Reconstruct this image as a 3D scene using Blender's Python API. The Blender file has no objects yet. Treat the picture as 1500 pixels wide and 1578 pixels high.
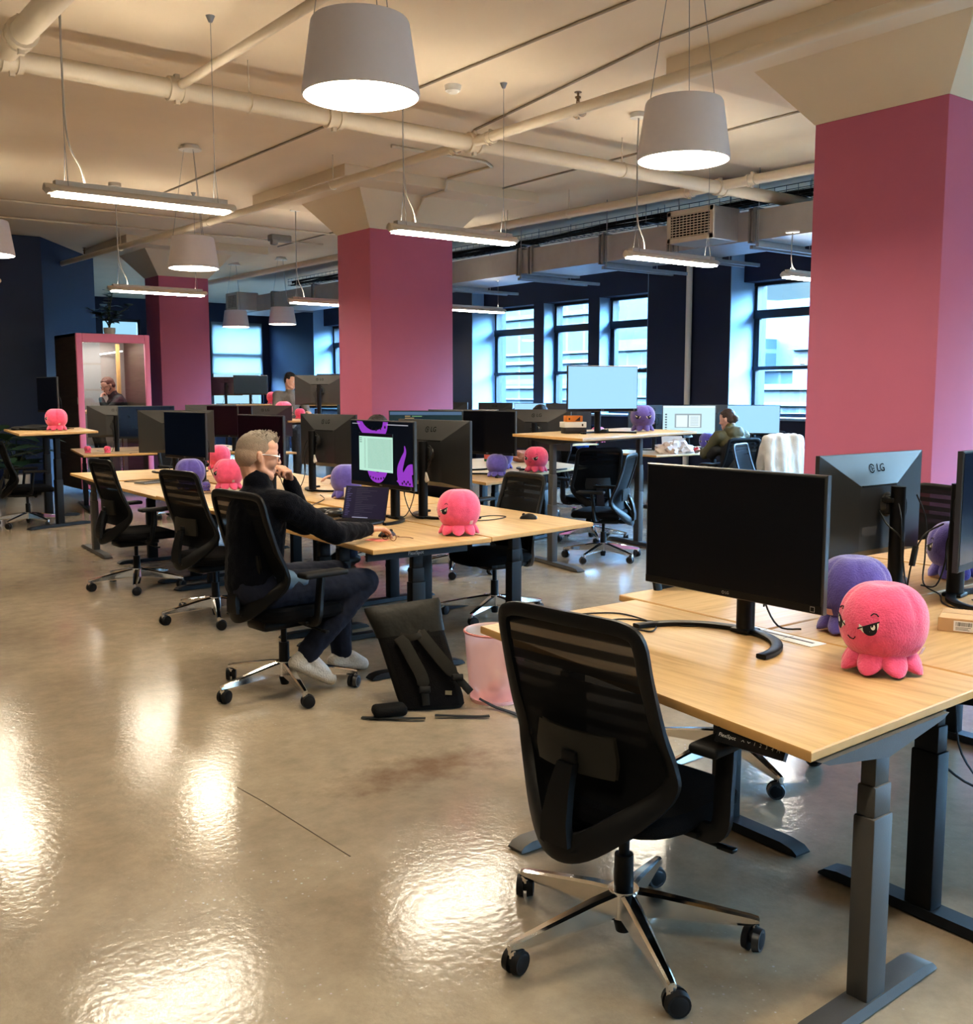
import bpy, bmesh, math, random
from mathutils import Vector, Matrix, Euler, noise
random.seed(7)
SC = bpy.context.scene
COL = SC.collection
R = math.radians
V = Vector

# ------------------------------------------------------------------ materials
MATS = {}
def mat(name, col, rough=0.5, metal=0.0, var=0.08, vscale=20.0, spec=0.5, emit=None, estr=0.0, alpha=1.0,
        bump=0.0, bscale=80.0, trans=0.0, sheen=0.0, coat=0.0):
    if name in MATS: return MATS[name]
    m = bpy.data.materials.new(name); m.use_nodes = True
    nt = m.node_tree; b = nt.nodes['Principled BSDF']
    b.inputs['Roughness'].default_value = rough; b.inputs['Metallic'].default_value = metal
    b.inputs['Specular IOR Level'].default_value = spec
    b.inputs['Alpha'].default_value = alpha
    if trans: b.inputs['Transmission Weight'].default_value = trans
    if sheen: b.inputs['Sheen Weight'].default_value = sheen
    if coat: b.inputs['Coat Weight'].default_value = coat
    tc = nt.nodes.new('ShaderNodeTexCoord')
    nz = nt.nodes.new('ShaderNodeTexNoise'); nz.inputs['Scale'].default_value = vscale; nz.inputs['Detail'].default_value = 3
    nt.links.new(tc.outputs['Object'], nz.inputs['Vector'])
    mx = nt.nodes.new('ShaderNodeMix'); mx.data_type = 'RGBA'
    mx.inputs[6].default_value = tuple(c * (1 - var) for c in col) + (1,)
    mx.inputs[7].default_value = tuple(min(1, c * (1 + var)) for c in col) + (1,)
    nt.links.new(nz.outputs[0], mx.inputs[0])
    nt.links.new(mx.outputs[2], b.inputs['Base Color'])
    if emit:
        b.inputs['Emission Color'].default_value = tuple(emit) + (1,)
        b.inputs['Emission Strength'].default_value = estr
    if bump:
        n2 = nt.nodes.new('ShaderNodeTexNoise'); n2.inputs['Scale'].default_value = bscale; n2.inputs['Detail'].default_value = 2
        nt.links.new(tc.outputs['Object'], n2.inputs['Vector'])
        bp = nt.nodes.new('ShaderNodeBump'); bp.inputs['Strength'].default_value = bump; bp.inputs['Distance'].default_value = 0.01
        nt.links.new(n2.outputs[0], bp.inputs['Height']); nt.links.new(bp.outputs[0], b.inputs['Normal'])
    MATS[name] = m
    return m

def nodes(m): return m.node_tree, m.node_tree.nodes, m.node_tree.links
def ramp(nt, stops):
    r = nt.nodes.new('ShaderNodeValToRGB')
    while len(r.color_ramp.elements) < len(stops): r.color_ramp.elements.new(0.5)
    for e, (p, c) in zip(r.color_ramp.elements, stops):
        e.position = p; e.color = tuple(c) + (1,)
    return r

def wood_mat(name, along, c1, c2, c3, rough=0.38):
    m = mat(name, c1, rough); nt, N, L = nodes(m)
    b = N['Principled BSDF']
    tc = N.new('ShaderNodeTexCoord'); mp = N.new('ShaderNodeMapping')
    L.new(tc.outputs['Object'], mp.inputs['Vector'])
    s = (1.0, 14.0, 14.0) if along == 'X' else (14.0, 1.0, 14.0)
    mp.inputs['Scale'].default_value = s
    nz = N.new('ShaderNodeTexNoise'); nz.inputs['Scale'].default_value = 2.2; nz.inputs['Detail'].default_value = 6; nz.inputs['Roughness'].default_value = 0.6
    nz.inputs['Distortion'].default_value = 0.6
    L.new(mp.outputs[0], nz.inputs['Vector'])
    r = ramp(nt, [(0.3, c1), (0.5, c2), (0.72, c3)])
    L.new(nz.outputs[0], r.inputs[0]); L.new(r.outputs[0], b.inputs['Base Color'])
    bp = N.new('ShaderNodeBump'); bp.inputs['Strength'].default_value = 0.05; bp.inputs['Distance'].default_value = 0.002
    L.new(nz.outputs[0], bp.inputs['Height']); L.new(bp.outputs[0], b.inputs['Normal'])
    return m

WOODX = wood_mat('desk wood grain across', 'X', (.43, .27, .12), (.56, .375, .185), (.64, .45, .24))
WOODY = wood_mat('desk wood grain along', 'Y', (.43, .27, .12), (.56, .375, .185), (.64, .45, .24))
WOODEDGE = mat('desk edge band', (.55, .33, .13), .45, var=.12)
BLACK = mat('black plastic', (.006, .006, .0065), .42, var=.2, spec=.28)
BLACKM = mat('black powder coat', (.007, .0075, .009), .5, var=.15, bump=.05, bscale=300, spec=.3)
GREYM = mat('grey powder coat', (.066, .062, .058), .5, var=.08, bump=.05, bscale=300)
CHROME = mat('polished aluminium', (.86, .85, .84), .12, metal=1, var=.03)
RUBBER = mat('caster tyre', (.010, .010, .011), .55, var=.2, spec=.3)
FABRIC = mat('black seat fabric', (.005, .005, .006), .95, var=.35, vscale=60, bump=.25, bscale=250, spec=.15)
SCREEN = mat('dark screen glass', (.004, .0045, .008), .22, var=.05, spec=.25)
MBACK = mat('monitor back shell', (.024, .0245, .026), .34, var=.08, spec=.9)
BEZEL = mat('monitor bezel', (.005, .005, .0055), .42, var=.1, spec=.3)
LOGO = mat('dark logo print', (.001, .001, .001), .9, spec=.03)
LOGOL = mat('light logo print', (.45, .45, .46), .4)
WHITEP = mat('white plastic', (.78, .76, .72), .45, var=.04)
PIPEW = mat('white painted pipe', (.72, .64, .53), .5, var=.05, vscale=5)
CEIL = mat('white painted concrete', (.80, .69, .555), .85, var=.06, vscale=1.5, bump=.25, bscale=6)
SHADE = mat('lamp shade white', (.76, .73, .80), .6, var=.03)
LAMPGLOW = mat('pendant diffuser', (1, .95, .8), .6, emit=(1.0, .87, .66), estr=62.0, var=.02)
TUBEGLOW = mat('linear diffuser', (1, .97, .9), .6, emit=(1.0, .90, .72), estr=95.0, var=.02)
FIXT = mat('linear fixture aluminium', (.62, .58, .54), .42, metal=.3, var=.05)
NAVY = mat('navy wall paint', (.006, .010, .034), .62, var=.12, vscale=3)
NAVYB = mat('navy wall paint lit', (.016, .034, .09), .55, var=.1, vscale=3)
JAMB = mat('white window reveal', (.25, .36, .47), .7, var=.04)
DARKFR = mat('dark window frame', (.012, .015, .02), .4, var=.1)
PINK = mat('pink wall paint', (.52, .155, .262), .6, var=.04, vscale=4, bump=.05, bscale=200)
PINKB = mat('pink booth panel', (.84, .27, .46), .5, var=.04)
DUCT = mat('galvanised sheet', (.52, .51, .52), .38, metal=.75, var=.10, vscale=6)
STRUT = mat('galvanised strut', (.35, .35, .36), .4, metal=.8, var=.1)
WIRE = mat('tray wire', (.10, .10, .11), .4, metal=.6)
CABLE = mat('black cable', (.008, .008, .009), .5)
SKIN = mat('skin', (.58, .32, .225), .5, var=.12, vscale=60)
SKIN2 = mat('fair skin', (.64, .37, .28), .5, var=.1, vscale=60)
PLUSHP = mat('pink plush', (.88, .12, .24), .95, var=.3, vscale=30, bump=.35, bscale=180, sheen=.5, spec=.1)
PLUSHV = mat('violet plush', (.115, .095, .36), .95, var=.35, vscale=30, bump=.35, bscale=180, sheen=.5, spec=.1)
CARD = mat('kraft cardboard', (.48, .31, .16), .8, var=.08)
GLASS = None
def glass_mat(name, tint, refl=.08):
    m = bpy.data.materials.new(name); m.use_nodes = True
    nt, N, L = nodes(m); N.remove(N['Principled BSDF'])
    t = N.new('ShaderNodeBsdfTransparent'); t.inputs[0].default_value = tint + (1,)
    g = N.new('ShaderNodeBsdfGlossy'); g.inputs['Roughness'].default_value = .02
    lw = N.new('ShaderNodeLayerWeight'); lw.inputs['Blend'].default_value = .25
    mr = N.new('ShaderNodeMapRange'); mr.inputs['To Min'].default_value = refl; mr.inputs['To Max'].default_value = .6
    L.new(lw.outputs['Facing'], mr.inputs['Value'])
    mx = N.new('ShaderNodeMixShader'); L.new(mr.outputs[0], mx.inputs[0]); L.new(t.outputs[0], mx.inputs[1]); L.new(g.outputs[0], mx.inputs[2])
    L.new(mx.outputs[0], N['Material Output'].inputs[0]); MATS[name] = m
    return m
GLASS = glass_mat('window glass', (.86, .96, 1.0), .02)
BOOTHGLASS = glass_mat('booth glass', (.93, .95, .96), .05)

def mesh_back_mat():
    m = mat('chair mesh weave', (.006, .006, .0065), .85, var=.3, spec=.15); nt, N, L = nodes(m)
    b = N['Principled BSDF']; out = N['Material Output']
    tc = N.new('ShaderNodeTexCoord'); sp = N.new('ShaderNodeSeparateXYZ'); L.new(tc.outputs['Object'], sp.inputs[0])
    ma = N.new('ShaderNodeMath'); ma.operation = 'MULTIPLY'; ma.inputs[1].default_value = 130; L.new(sp.outputs['Z'], ma.inputs[0])
    sn = N.new('ShaderNodeMath'); sn.operation = 'SINE'; L.new(ma.outputs[0], sn.inputs[0])
    mr = N.new('ShaderNodeMapRange'); mr.inputs['From Min'].default_value = -.35; mr.inputs['From Max'].default_value = .45
    mr.inputs['To Min'].default_value = .01; mr.inputs['To Max'].default_value = .08; L.new(sn.outputs[0], mr.inputs['Value'])
    zr = N.new('ShaderNodeMapRange'); zr.inputs['From Min'].default_value = .74; zr.inputs['From Max'].default_value = .90; zr.inputs['To Min'].default_value = .12; L.new(sp.outputs['Z'], zr.inputs['Value'])
    zm = N.new('ShaderNodeMath'); zm.operation = 'MULTIPLY'; L.new(mr.outputs[0], zm.inputs[0]); L.new(zr.outputs[0], zm.inputs[1])
    t = N.new('ShaderNodeBsdfTransparent'); mx = N.new('ShaderNodeMixShader')
    L.new(zm.outputs[0], mx.inputs[0]); L.new(b.outputs[0], mx.inputs[1]); L.new(t.outputs[0], mx.inputs[2]); L.new(mx.outputs[0], out.inputs[0])
    return m
MESHB = mesh_back_mat()

# ------------------------------------------------------------------ mesh helpers
def bm_new(): return bmesh.new()
def _paint(bm, n0, mi):
    bm.faces.ensure_lookup_table()
    for f in bm.faces[n0:]: f.material_index = mi

def box(bm, c, s, rot=None, mi=0, bev=0.0, seg=2):
    n0 = len(bm.faces)
    M = Matrix.Translation(V(c))
    if rot is not None:
        M = M @ (rot.to_4x4() if isinstance(rot, Matrix) else Euler(rot).to_matrix().to_4x4())
    M = M @ Matrix.Diagonal((s[0], s[1], s[2], 1))
    if bev:
        b2 = bmesh.new(); bmesh.ops.create_cube(b2, size=1, matrix=Matrix.Diagonal((s[0], s[1], s[2], 1)))
        bmesh.ops.bevel(b2, geom=b2.edges[:], offset=min(bev, .49 * min(s)), segments=seg, affect='EDGES', profile=.5)
        M2 = Matrix.Translation(V(c))
        if rot is not None: M2 = M2 @ (rot.to_4x4() if isinstance(rot, Matrix) else Euler(rot).to_matrix().to_4x4())
        vs = {v: bm.verts.new(M2 @ v.co) for v in b2.verts}
        for f in b2.faces: bm.faces.new([vs[v] for v in f.verts])
        b2.free()
    else:
        bmesh.ops.create_cube(bm, size=1, matrix=M)
    _paint(bm, n0, mi)

def cyl(bm, p0, p1, r0, r1=None, seg=16, mi=0, caps=True):
    r1 = r0 if r1 is None else r1
    p0, p1 = V(p0), V(p1); d = p1 - p0
    n0 = len(bm.faces)
    M = Matrix.Translation((p0 + p1) / 2) @ d.to_track_quat('Z', 'Y').to_matrix().to_4x4()
    bmesh.ops.create_cone(bm, cap_ends=caps, segments=seg, radius1=r0, radius2=r1, depth=d.length, matrix=M)
    _paint(bm, n0, mi)

def sphere(bm, c, r, rot=None, u=16, v=10, mi=0):
    n0 = len(bm.faces)
    r = (r, r, r) if not hasattr(r, '__len__') else r
    M = Matrix.Translation(V(c))
    if rot is not None: M = M @ (rot.to_4x4() if isinstance(rot, Matrix) else Euler(rot).to_matrix().to_4x4())
    M = M @ Matrix.Diagonal((r[0], r[1], r[2], 1))
    bmesh.ops.create_uvsphere(bm, u_segments=u, v_segments=v, radius=1, matrix=M)
    _paint(bm, n0, mi)

def loft(bm, rings, closed_ring=True, cap=True, loop=False, mi=0):
    vs = [[bm.verts.new(p) for p in r] for r in rings]
    n = len(vs[0]); n0 = len(bm.faces)
    K = len(vs) if loop else len(vs) - 1
    for i in range(K):
        a, b = vs[i], vs[(i + 1) % len(vs)]
        for j in range(n if closed_ring else n - 1):
            k = (j + 1) % n
            try: bm.faces.new((a[j], a[k], b[k], b[j]))
            except ValueError: pass
    if cap and closed_ring and not loop:
        bm.faces.new(list(reversed(vs[0]))); bm.faces.new(vs[-1])
    _paint(bm, n0, mi)

def catmull(pts, n=6, closed=False):
    P = [V(p) for p in pts]; out = []
    m = len(P)
    rng = range(m) if closed else range(m - 1)
    for i in rng:
        p0 = P[(i - 1) % m] if (closed or i > 0) else P[0]
        p1 = P[i]; p2 = P[(i + 1) % m]
        p3 = P[(i + 2) % m] if (closed or i + 2 < m) else P[-1]
        for k in range(n):
            t = k / n
            out.append(.5 * ((2 * p1) + (p2 - p0) * t + (2 * p0 - 5 * p1 + 4 * p2 - p3) * t * t + (3 * p1 - p0 - 3 * p2 + p3) * t ** 3))
    if not closed: out.append(P[-1])
    return out

def tube(bm, pts, r, seg=8, mi=0, closed=False, rect=None, up=(0, 0, 1)):
    """sweep; rect=(w,h) uses a rounded rectangular section, w along the side axis, h along the up axis"""
    P = [V(p) for p in pts]; rings = []
    m = len(P); n_prev = None
    for i, p in enumerate(P):
        if closed: t = P[(i + 1) % m] - P[(i - 1) % m]
        else: t = P[min(i + 1, m - 1)] - P[max(i - 1, 0)]
        t.normalize()
        if rect is not None or n_prev is None:
            u = V(up)
            if abs(t.dot(u)) > .95: u = V((0, 1, 0)) if abs(t.y) < .9 else V((1, 0, 0))
            side = t.cross(u).normalized()
        else:
            side = (n_prev - t * n_prev.dot(t)).normalized()
        n_prev = side
        upv = side.cross(t).normalized()
        rr = r[i] if isinstance(r, (list, tuple)) else r
        ring = []
        if rect:
            w, h = rect if not callable(rect) else rect(i / (m - 1))
            for a, b in ((-1, -.7), (-.7, -1), (.7, -1), (1, -.7), (1, .7), (.7, 1), (-.7, 1), (-1, .7)):
                ring.append(p + side * (a * w / 2) + upv * (b * h / 2))
        else:
            for k in range(seg):
                a = 2 * math.pi * k / seg
                ring.append(p + side * (math.cos(a) * rr) + upv * (math.sin(a) * rr))
        rings.append(ring)
    loft(bm, rings, loop=closed, mi=mi)

def lathe(bm, prof, seg=24, c=(0, 0, 0), mi=0, cap=False):
    c = V(c)
    rings = [[c + V((r * math.cos(2 * math.pi * k / seg), r * math.sin(2 * math.pi * k / seg), z)) for k in range(seg)] for r, z in prof]
    loft(bm, rings, cap=cap, mi=mi)

def prism(bm, poly, z0, z1, M=None, mi=0):
    M = M or Matrix.Identity(4); n0 = len(bm.faces)
    a = [bm.verts.new(M @ V((x, y, z0))) for x, y in poly]; b = [bm.verts.new(M @ V((x, y, z1))) for x, y in poly]
    n = len(poly)
    bm.faces.new(list(reversed(a))); bm.faces.new(b)
    for i in range(n): bm.faces.new((a[i], a[(i + 1) % n], b[(i + 1) % n], b[i]))
    _paint(bm, n0, mi)

def poly(bm, pts, mi=0):
    f = bm.faces.new([bm.verts.new(V(p)) for p in pts]); f.material_index = mi

def grid(bm, nu, nv, f, mi=0, thick=0.0):
    n0 = len(bm.faces)
    vs = [[bm.verts.new(V(f(i / nu, j / nv))) for j in range(nv + 1)] for i in range(nu + 1)]
    for i in range(nu):
        for j in range(nv):
            bm.faces.new((vs[i][j], vs[i + 1][j], vs[i + 1][j + 1], vs[i][j + 1]))
    _paint(bm, n0, mi)

def finish(name, bm, mats, parent=None, loc=(0, 0, 0), rz=0.0, smooth=38, recalc=True):
    if recalc: bmesh.ops.recalc_face_normals(bm, faces=bm.faces)
    me = bpy.data.meshes.new(name); bm.to_mesh(me); bm.free()
    if not isinstance(mats, (list, tuple)): mats = [mats]
    for m in mats: me.materials.append(m)
    if smooth:
        for p in me.polygons: p.use_smooth = True
        me.set_sharp_from_angle(angle=R(smooth))
    return link(name, me, parent, loc, rz)

def link(name, me, parent=None, loc=(0, 0, 0), rz=0.0):
    o = bpy.data.objects.new(name, me); COL.objects.link(o)
    if parent: o.parent = parent
    o.location = loc; o.rotation_euler = (0, 0, rz)
    return o

def thing(name, label, cat, loc=(0, 0, 0), rz=0.0, group=None):
    o = bpy.data.objects.new(name, None); COL.objects.link(o)
    o.empty_display_size = .1
    o.location = loc; o.rotation_euler = (0, 0, rz)
    o['label'] = label; o['category'] = cat
    if group: o['group'] = group
    return o
def tag(o, label, cat, group=None):
    o['label'] = label; o['category'] = cat
    if group: o['group'] = group
    return o
def struct(o): o['kind'] = 'structure'; return o

def dup(root, label=None, loc=None, rz=None, group=None, skip=()):
    def cp(o, par):
        c = o.copy(); COL.objects.link(c)
        if par is not None: c.parent = par
        for ch in o.children:
            if ch.name.split('.')[0] in skip: continue
            cp(ch, c)
        return c
    r = cp(root, None)
    if label: r['label'] = label
    if group: r['group'] = group
    if loc is not None: r.location = loc
    if rz is not None: r.rotation_euler = (0, 0, rz)
    return r

_txt = {}
def text_bm(bm, body, size, M, mi=0, ext=.0004):
    key = (body,)
    if key not in _txt:
        cu = bpy.data.curves.new('t', 'FONT'); cu.body = body; cu.size = 1; cu.align_x = 'CENTER'; cu.align_y = 'CENTER'; cu.resolution_u = 3
        ob = bpy.data.objects.new('t', cu); COL.objects.link(ob)
        dg = bpy.context.evaluated_depsgraph_get(); dg.update()
        me = bpy.data.meshes.new_from_object(ob.evaluated_get(dg))
        _txt[key] = ([v.co.copy() for v in me.vertices], [tuple(p.vertices) for p in me.polygons])
        bpy.data.objects.remove(ob); bpy.data.curves.remove(cu); bpy.data.meshes.remove(me)
    vs, fs = _txt[key]
    n0 = len(bm.faces)
    nv = [bm.verts.new(M @ V((v.x * size, v.y * size, ext))) for v in vs]
    for f in fs:
        try: bm.faces.new([nv[i] for i in f])
        except ValueError: pass
    _paint(bm, n0, mi)

def ring2d(bm, c, r0, r1, M, mi=0, seg=24, a0=0, a1=2 * math.pi, z=.0004):
    n0 = len(bm.faces); prev = None
    for k in range(seg + 1):
        a = a0 + (a1 - a0) * k / seg
        p = bm.verts.new(M @ V((c[0] + r0 * math.cos(a), c[1] + r0 * math.sin(a), z))); q = bm.verts.new(M @ V((c[0] + r1 * math.cos(a), c[1] + r1 * math.sin(a), z)))
        if prev: bm.faces.new((prev[0], prev[1], q, p))
        prev = (p, q)
    _paint(bm, n0, mi)
def disc2d(bm, c, r, M, mi=0, seg=20, z=.0004, sy=1.0):
    f = bm.faces.new([bm.verts.new(M @ V((c[0] + r * math.cos(2 * math.pi * k / seg), c[1] + r * sy * math.sin(2 * math.pi * k / seg), z))) for k in range(seg)])
    f.material_index = mi
def rect2d(bm, x0, y0, x1, y1, M, mi=0, z=.0004):
    f = bm.faces.new([bm.verts.new(M @ V(p)) for p in ((x0, y0, z), (x1, y0, z), (x1, y1, z), (x0, y1, z))]); f.material_index = mi

# voxel-merged organic body from capsules and ellipsoids
def prims_bm(prims):
    bm = bm_new()
    for p in prims:
        if p[0] == 'cap':
            _, a, b, r0, r1 = p
            a, b = V(a), V(b); d = b - a; L = d.length
            if L < 1e-5: sphere(bm, a, max(r0, r1)); continue
            q = d.to_track_quat('Z', 'Y').to_matrix()
            prof = []
            for k in range(0, 6): t = -math.pi / 2 + k * math.pi / 10; prof.append((r0 * math.cos(t) + 1e-5, r0 * math.sin(t)))
            for k in range(0, 6): t = k * math.pi / 10; prof.append((r1 * math.cos(t) + 1e-5, L + r1 * math.sin(t)))
            rings = [[a + q @ V((r * math.cos(2 * math.pi * j / 14), r * math.sin(2 * math.pi * j / 14), z)) for j in range(14)] for r, z in prof]
            loft(bm, rings)
        else:
            _, c, r = p[:3]; rot = p[3] if len(p) > 3 else None
            sphere(bm, c, r, rot, 20, 14)
    bmesh.ops.recalc_face_normals(bm, faces=bm.faces)
    return bm

def organic(name, prims, voxel, mats, parent=None, sm=4, loc=(0, 0, 0), rz=0, disp=None, cut=None, color=None):
    bm = prims_bm(prims)
    me = bpy.data.meshes.new(name); bm.to_mesh(me); bm.free()
    ob = bpy.data.objects.new(name, me); COL.objects.link(ob)
    md = ob.modifiers.new('r', 'REMESH'); md.mode = 'VOXEL'; md.voxel_size = voxel
    if sm:
        s = ob.modifiers.new('s', 'SMOOTH'); s.factor = .5; s.iterations = sm
    dg = bpy.context.evaluated_depsgraph_get(); dg.update()
    m2 = bpy.data.meshes.new_from_object(ob.evaluated_get(dg)); m2.name = name
    bpy.data.objects.remove(ob); bpy.data.meshes.remove(me)
    if disp or cut or color:
        b = bmesh.new(); b.from_mesh(m2)
        if disp:
            b.normal_update()
            for v in b.verts: v.co += v.normal * disp(v.co)
        if cut:
            dv = [v for v in b.verts if cut(v.co)]
            bmesh.ops.delete(b, geom=dv, context='VERTS')
        if color:
            for f in b.faces: f.material_index = color(f.calc_center_median())
        b.to_mesh(m2); b.free()
    m2.materials.clear()
    for m in (mats if isinstance(mats, (list, tuple)) else [mats]): m2.materials.append(m)
    for p in m2.polygons: p.use_smooth = True
    return link(name, m2, parent, loc, rz)

# ------------------------------------------------------------------ camera
cam = bpy.data.cameras.new('camera'); co = bpy.data.objects.new('camera', cam); COL.objects.link(co)
cam.sensor_fit = 'HORIZONTAL'; cam.sensor_width = 36; cam.lens = 36 * 1600 / 1500
cam.clip_start = .05; cam.clip_end = 400
co.location = (0, 0, 1.5); co.rotation_euler = (R(90 - 6.56), 0, R(-37.4))
SC.camera = co
# ------------------------------------------------------------------ the setting
def floor_mat():
    m = mat('polished concrete', (.42, .34, .23), .2); nt, N, L = nodes(m); b = N['Principled BSDF']
    tc = N.new('ShaderNodeTexCoord')
    n1 = N.new('ShaderNodeTexNoise'); n1.inputs['Scale'].default_value = .55; n1.inputs['Detail'].default_value = 5; n1.inputs['Roughness'].default_value = .6
    n2 = N.new('ShaderNodeTexNoise'); n2.inputs['Scale'].default_value = 9; n2.inputs['Detail'].default_value = 6; n2.inputs['Roughness'].default_value = .7
    for n in (n1, n2): L.new(tc.outputs['Object'], n.inputs['Vector'])
    r1 = ramp(nt, [(.3, (.24, .188, .134)), (.5, (.32, .258, .186)), (.7, (.385, .315, .23))]); L.new(n1.outputs[0], r1.inputs[0])
    mx = N.new('ShaderNodeMix'); mx.data_type = 'RGBA'; mx.blend_type = 'OVERLAY'; mx.inputs[0].default_value = .35
    L.new(r1.outputs[0], mx.inputs[6]); L.new(n2.outputs[0], mx.inputs[7])
    # aggregate flecks
    vo = N.new('ShaderNodeTexVoronoi'); vo.inputs['Scale'].default_value = 38; L.new(tc.outputs['Object'], vo.inputs['Vector'])
    lt = N.new('ShaderNodeMath'); lt.operation = 'LESS_THAN'; lt.inputs[1].default_value = .13; L.new(vo.outputs['Distance'], lt.inputs[0])
    n3 = N.new('ShaderNodeTexNoise'); n3.inputs['Scale'].default_value = 1.1; L.new(tc.outputs['Object'], n3.inputs['Vector'])
    gt = N.new('ShaderNodeMapRange'); gt.inputs['From Min'].default_value = .52; gt.inputs['From Max'].default_value = .68; gt.inputs['To Max'].default_value = .6; L.new(n3.outputs[0], gt.inputs['Value'])
    mm = N.new('ShaderNodeMath'); mm.operation = 'MULTIPLY'; L.new(lt.outputs[0], mm.inputs[0]); L.new(gt.outputs[0], mm.inputs[1])
    mx2 = N.new('ShaderNodeMix'); mx2.data_type = 'RGBA'; L.new(mm.outputs[0], mx2.inputs[0]); L.new(mx.outputs[2], mx2.inputs[6])
    L.new(vo.outputs['Color'], mx2.inputs[7])
    hs = N.new('ShaderNodeHueSaturation'); hs.inputs['Saturation'].default_value = .25; hs.inputs['Value'].default_value = .7
    L.new(vo.outputs['Color'], hs.inputs['Color']); L.new(hs.outputs[0], mx2.inputs[7])
    # rusty stain worn into the slab near the backpack
    mp = N.new('ShaderNodeMapping'); mp.inputs['Location'].default_value = (-2.25, -3.35, 0); mp.vector_type = 'POINT'
    L.new(tc.outputs['Object'], mp.inputs['Vector'])
    mp2 = N.new('ShaderNodeMapping'); mp2.inputs['Rotation'].default_value = (0, 0, R(35)); mp2.inputs['Scale'].default_value = (1.9, 4.5, 1); L.new(mp.outputs[0], mp2.inputs['Vector'])
    ln = N.new('ShaderNodeVectorMath'); ln.operation = 'LENGTH'; L.new(mp2.outputs[0], ln.inputs[0])
    ad = N.new('ShaderNodeMath'); ad.operation = 'MULTIPLY_ADD'; ad.inputs[1].default_value = 1.6; L.new(n2.outputs[0], ad.inputs[0]); L.new(ln.outputs['Value'], ad.inputs[2])
    sr = N.new('ShaderNodeMapRange'); sr.inputs['From Min'].default_value = .75; sr.inputs['From Max'].default_value = 1.7; sr.inputs['To Min'].default_value = .62; sr.inputs['To Max'].default_value = 0; L.new(ad.outputs[0], sr.inputs['Value'])
    mx3 = N.new('ShaderNodeMix'); mx3.data_type = 'RGBA'; L.new(sr.outputs[0], mx3.inputs[0]); L.new(mx2.outputs[2], mx3.inputs[6]); mx3.inputs[7].default_value = (.15, .07, .035, 1)
    L.new(mx3.outputs[2], b.inputs['Base Color'])
    rr = N.new('ShaderNodeMapRange'); rr.inputs['To Min'].default_value = .10; rr.inputs['To Max'].default_value = .20; L.new(n1.outputs[0], rr.inputs['Value']); L.new(rr.outputs[0], b.inputs['Roughness'])
    b.inputs['Specular IOR Level'].default_value = .42
    n4 = N.new('ShaderNodeTexNoise'); n4.inputs['Scale'].default_value = 36; n4.inputs['Detail'].default_value = 4; L.new(tc.outputs['Object'], n4.inputs['Vector'])
    bp = N.new('ShaderNodeBump'); bp.inputs['Strength'].default_value = .15; bp.inputs['Distance'].default_value = .0065
    L.new(n4.outputs[0], bp.inputs['Height']); L.new(bp.outputs[0], b.inputs['Normal'])
    return m

bm = bm_new(); box(bm, (4.2, 9.5, -.1), (18.6, 35.4, .2)); fl = struct(finish('floor', bm, floor_mat(), smooth=0))
bm = bm_new(); tube(bm, [(1.565, 3.62, .0), (1.583, 3.43, .0), (1.609, 2.834, .0)], .0022, seg=6)
finish('saw_cut', bm, mat('dark saw cut', (.10, .075, .05), .9), fl)
bm = bm_new(); box(bm, (4.2, 9.5, 4.0), (18.6, 35.4, .2)); struct(finish('ceiling', bm, CEIL, smooth=0))
PLASTER = mat('light plaster wall', (.66, .60, .52), .8, var=.05, vscale=2)
bm = bm_new(); box(bm, (-5.05, 9.5, 1.95), (.1, 35.2, 3.9)); struct(finish('wall_left', bm, PLASTER, smooth=0))
bm = bm_new()
for x0, x1, z0, z1 in ((-5, 6.5, 0, 3.9), (6.5, 12.5, 0, 1.0), (6.5, 12.5, 3.4, 3.9), (12.5, 13.9, 0, 3.9)): box(bm, ((x0 + x1) / 2, -8.05, (z0 + z1) / 2), (x1 - x0, .1, z1 - z0))
struct(finish('wall_front', bm, PLASTER, smooth=0))
# navy core with a splayed corner
bm = bm_new(); prism(bm, [(-4.98, 17.3), (4.51, 17.3), (5.96, 19.45), (5.96, 22), (-4.98, 22)], 0, 3.899); struct(finish('wall_core', bm, NAVYB, smooth=0))
bm = bm_new(); box(bm, (1, 17.28, .06), (7.0, .03, .12)); struct(finish('baseboard_core', bm, NAVY, smooth=0))
# back wall with two windows
bm = bm_new(); yb = 27.15
for x0, x1, z0, z1 in ((-5, 8.4, 0, 3.9), (8.4, 9.4, 0, 1.0), (8.4, 9.4, 3.37, 3.9), (9.4, 11.3, 0, 3.9), (11.3, 12.8, 0, 1.0), (11.3, 12.8, 3.4, 3.9), (12.8, 13.9, 0, 3.9)):
    box(bm, ((x0 + x1) / 2, yb, (z0 + z1) / 2), (x1 - x0, .3, z1 - z0))
struct(finish('wall_back', bm, NAVY, smooth=0))
# window wall
BAYS = {'A': (12.5, 17.5), 'B': (7.0, 10.75), 'C': (.5, 5.8), 'E': (-6.2, -.5), 'D': (19.5, 24.4)}
bm = bm_new()
ys = [-8, -6.2, -.5, .5, 5.8, 7.0, 10.75, 12.5, 17.5, 19.5, 24.4, 27]
for i in range(0, len(ys), 2): box(bm, (13.45, (ys[i] + ys[i + 1]) / 2, 1.95), (.9, ys[i + 1] - ys[i], 3.9))
for a, b_ in BAYS.values():
    box(bm, (13.5, (a + b_) / 2, .54), (.8, b_ - a, 1.08)); box(bm, (13.6, (a + b_) / 2, 3.56), (.6, b_ - a, .68))
for y0, y1 in ((15.57, 15.87), (14.01, 14.30), (12.5, 12.62)): box(bm, (13.55, (y0 + y1) / 2, 2.15), (.5, y1 - y0, 2.16))
struct(finish('wall_right', bm, NAVY, smooth=0))
n = 1
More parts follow.
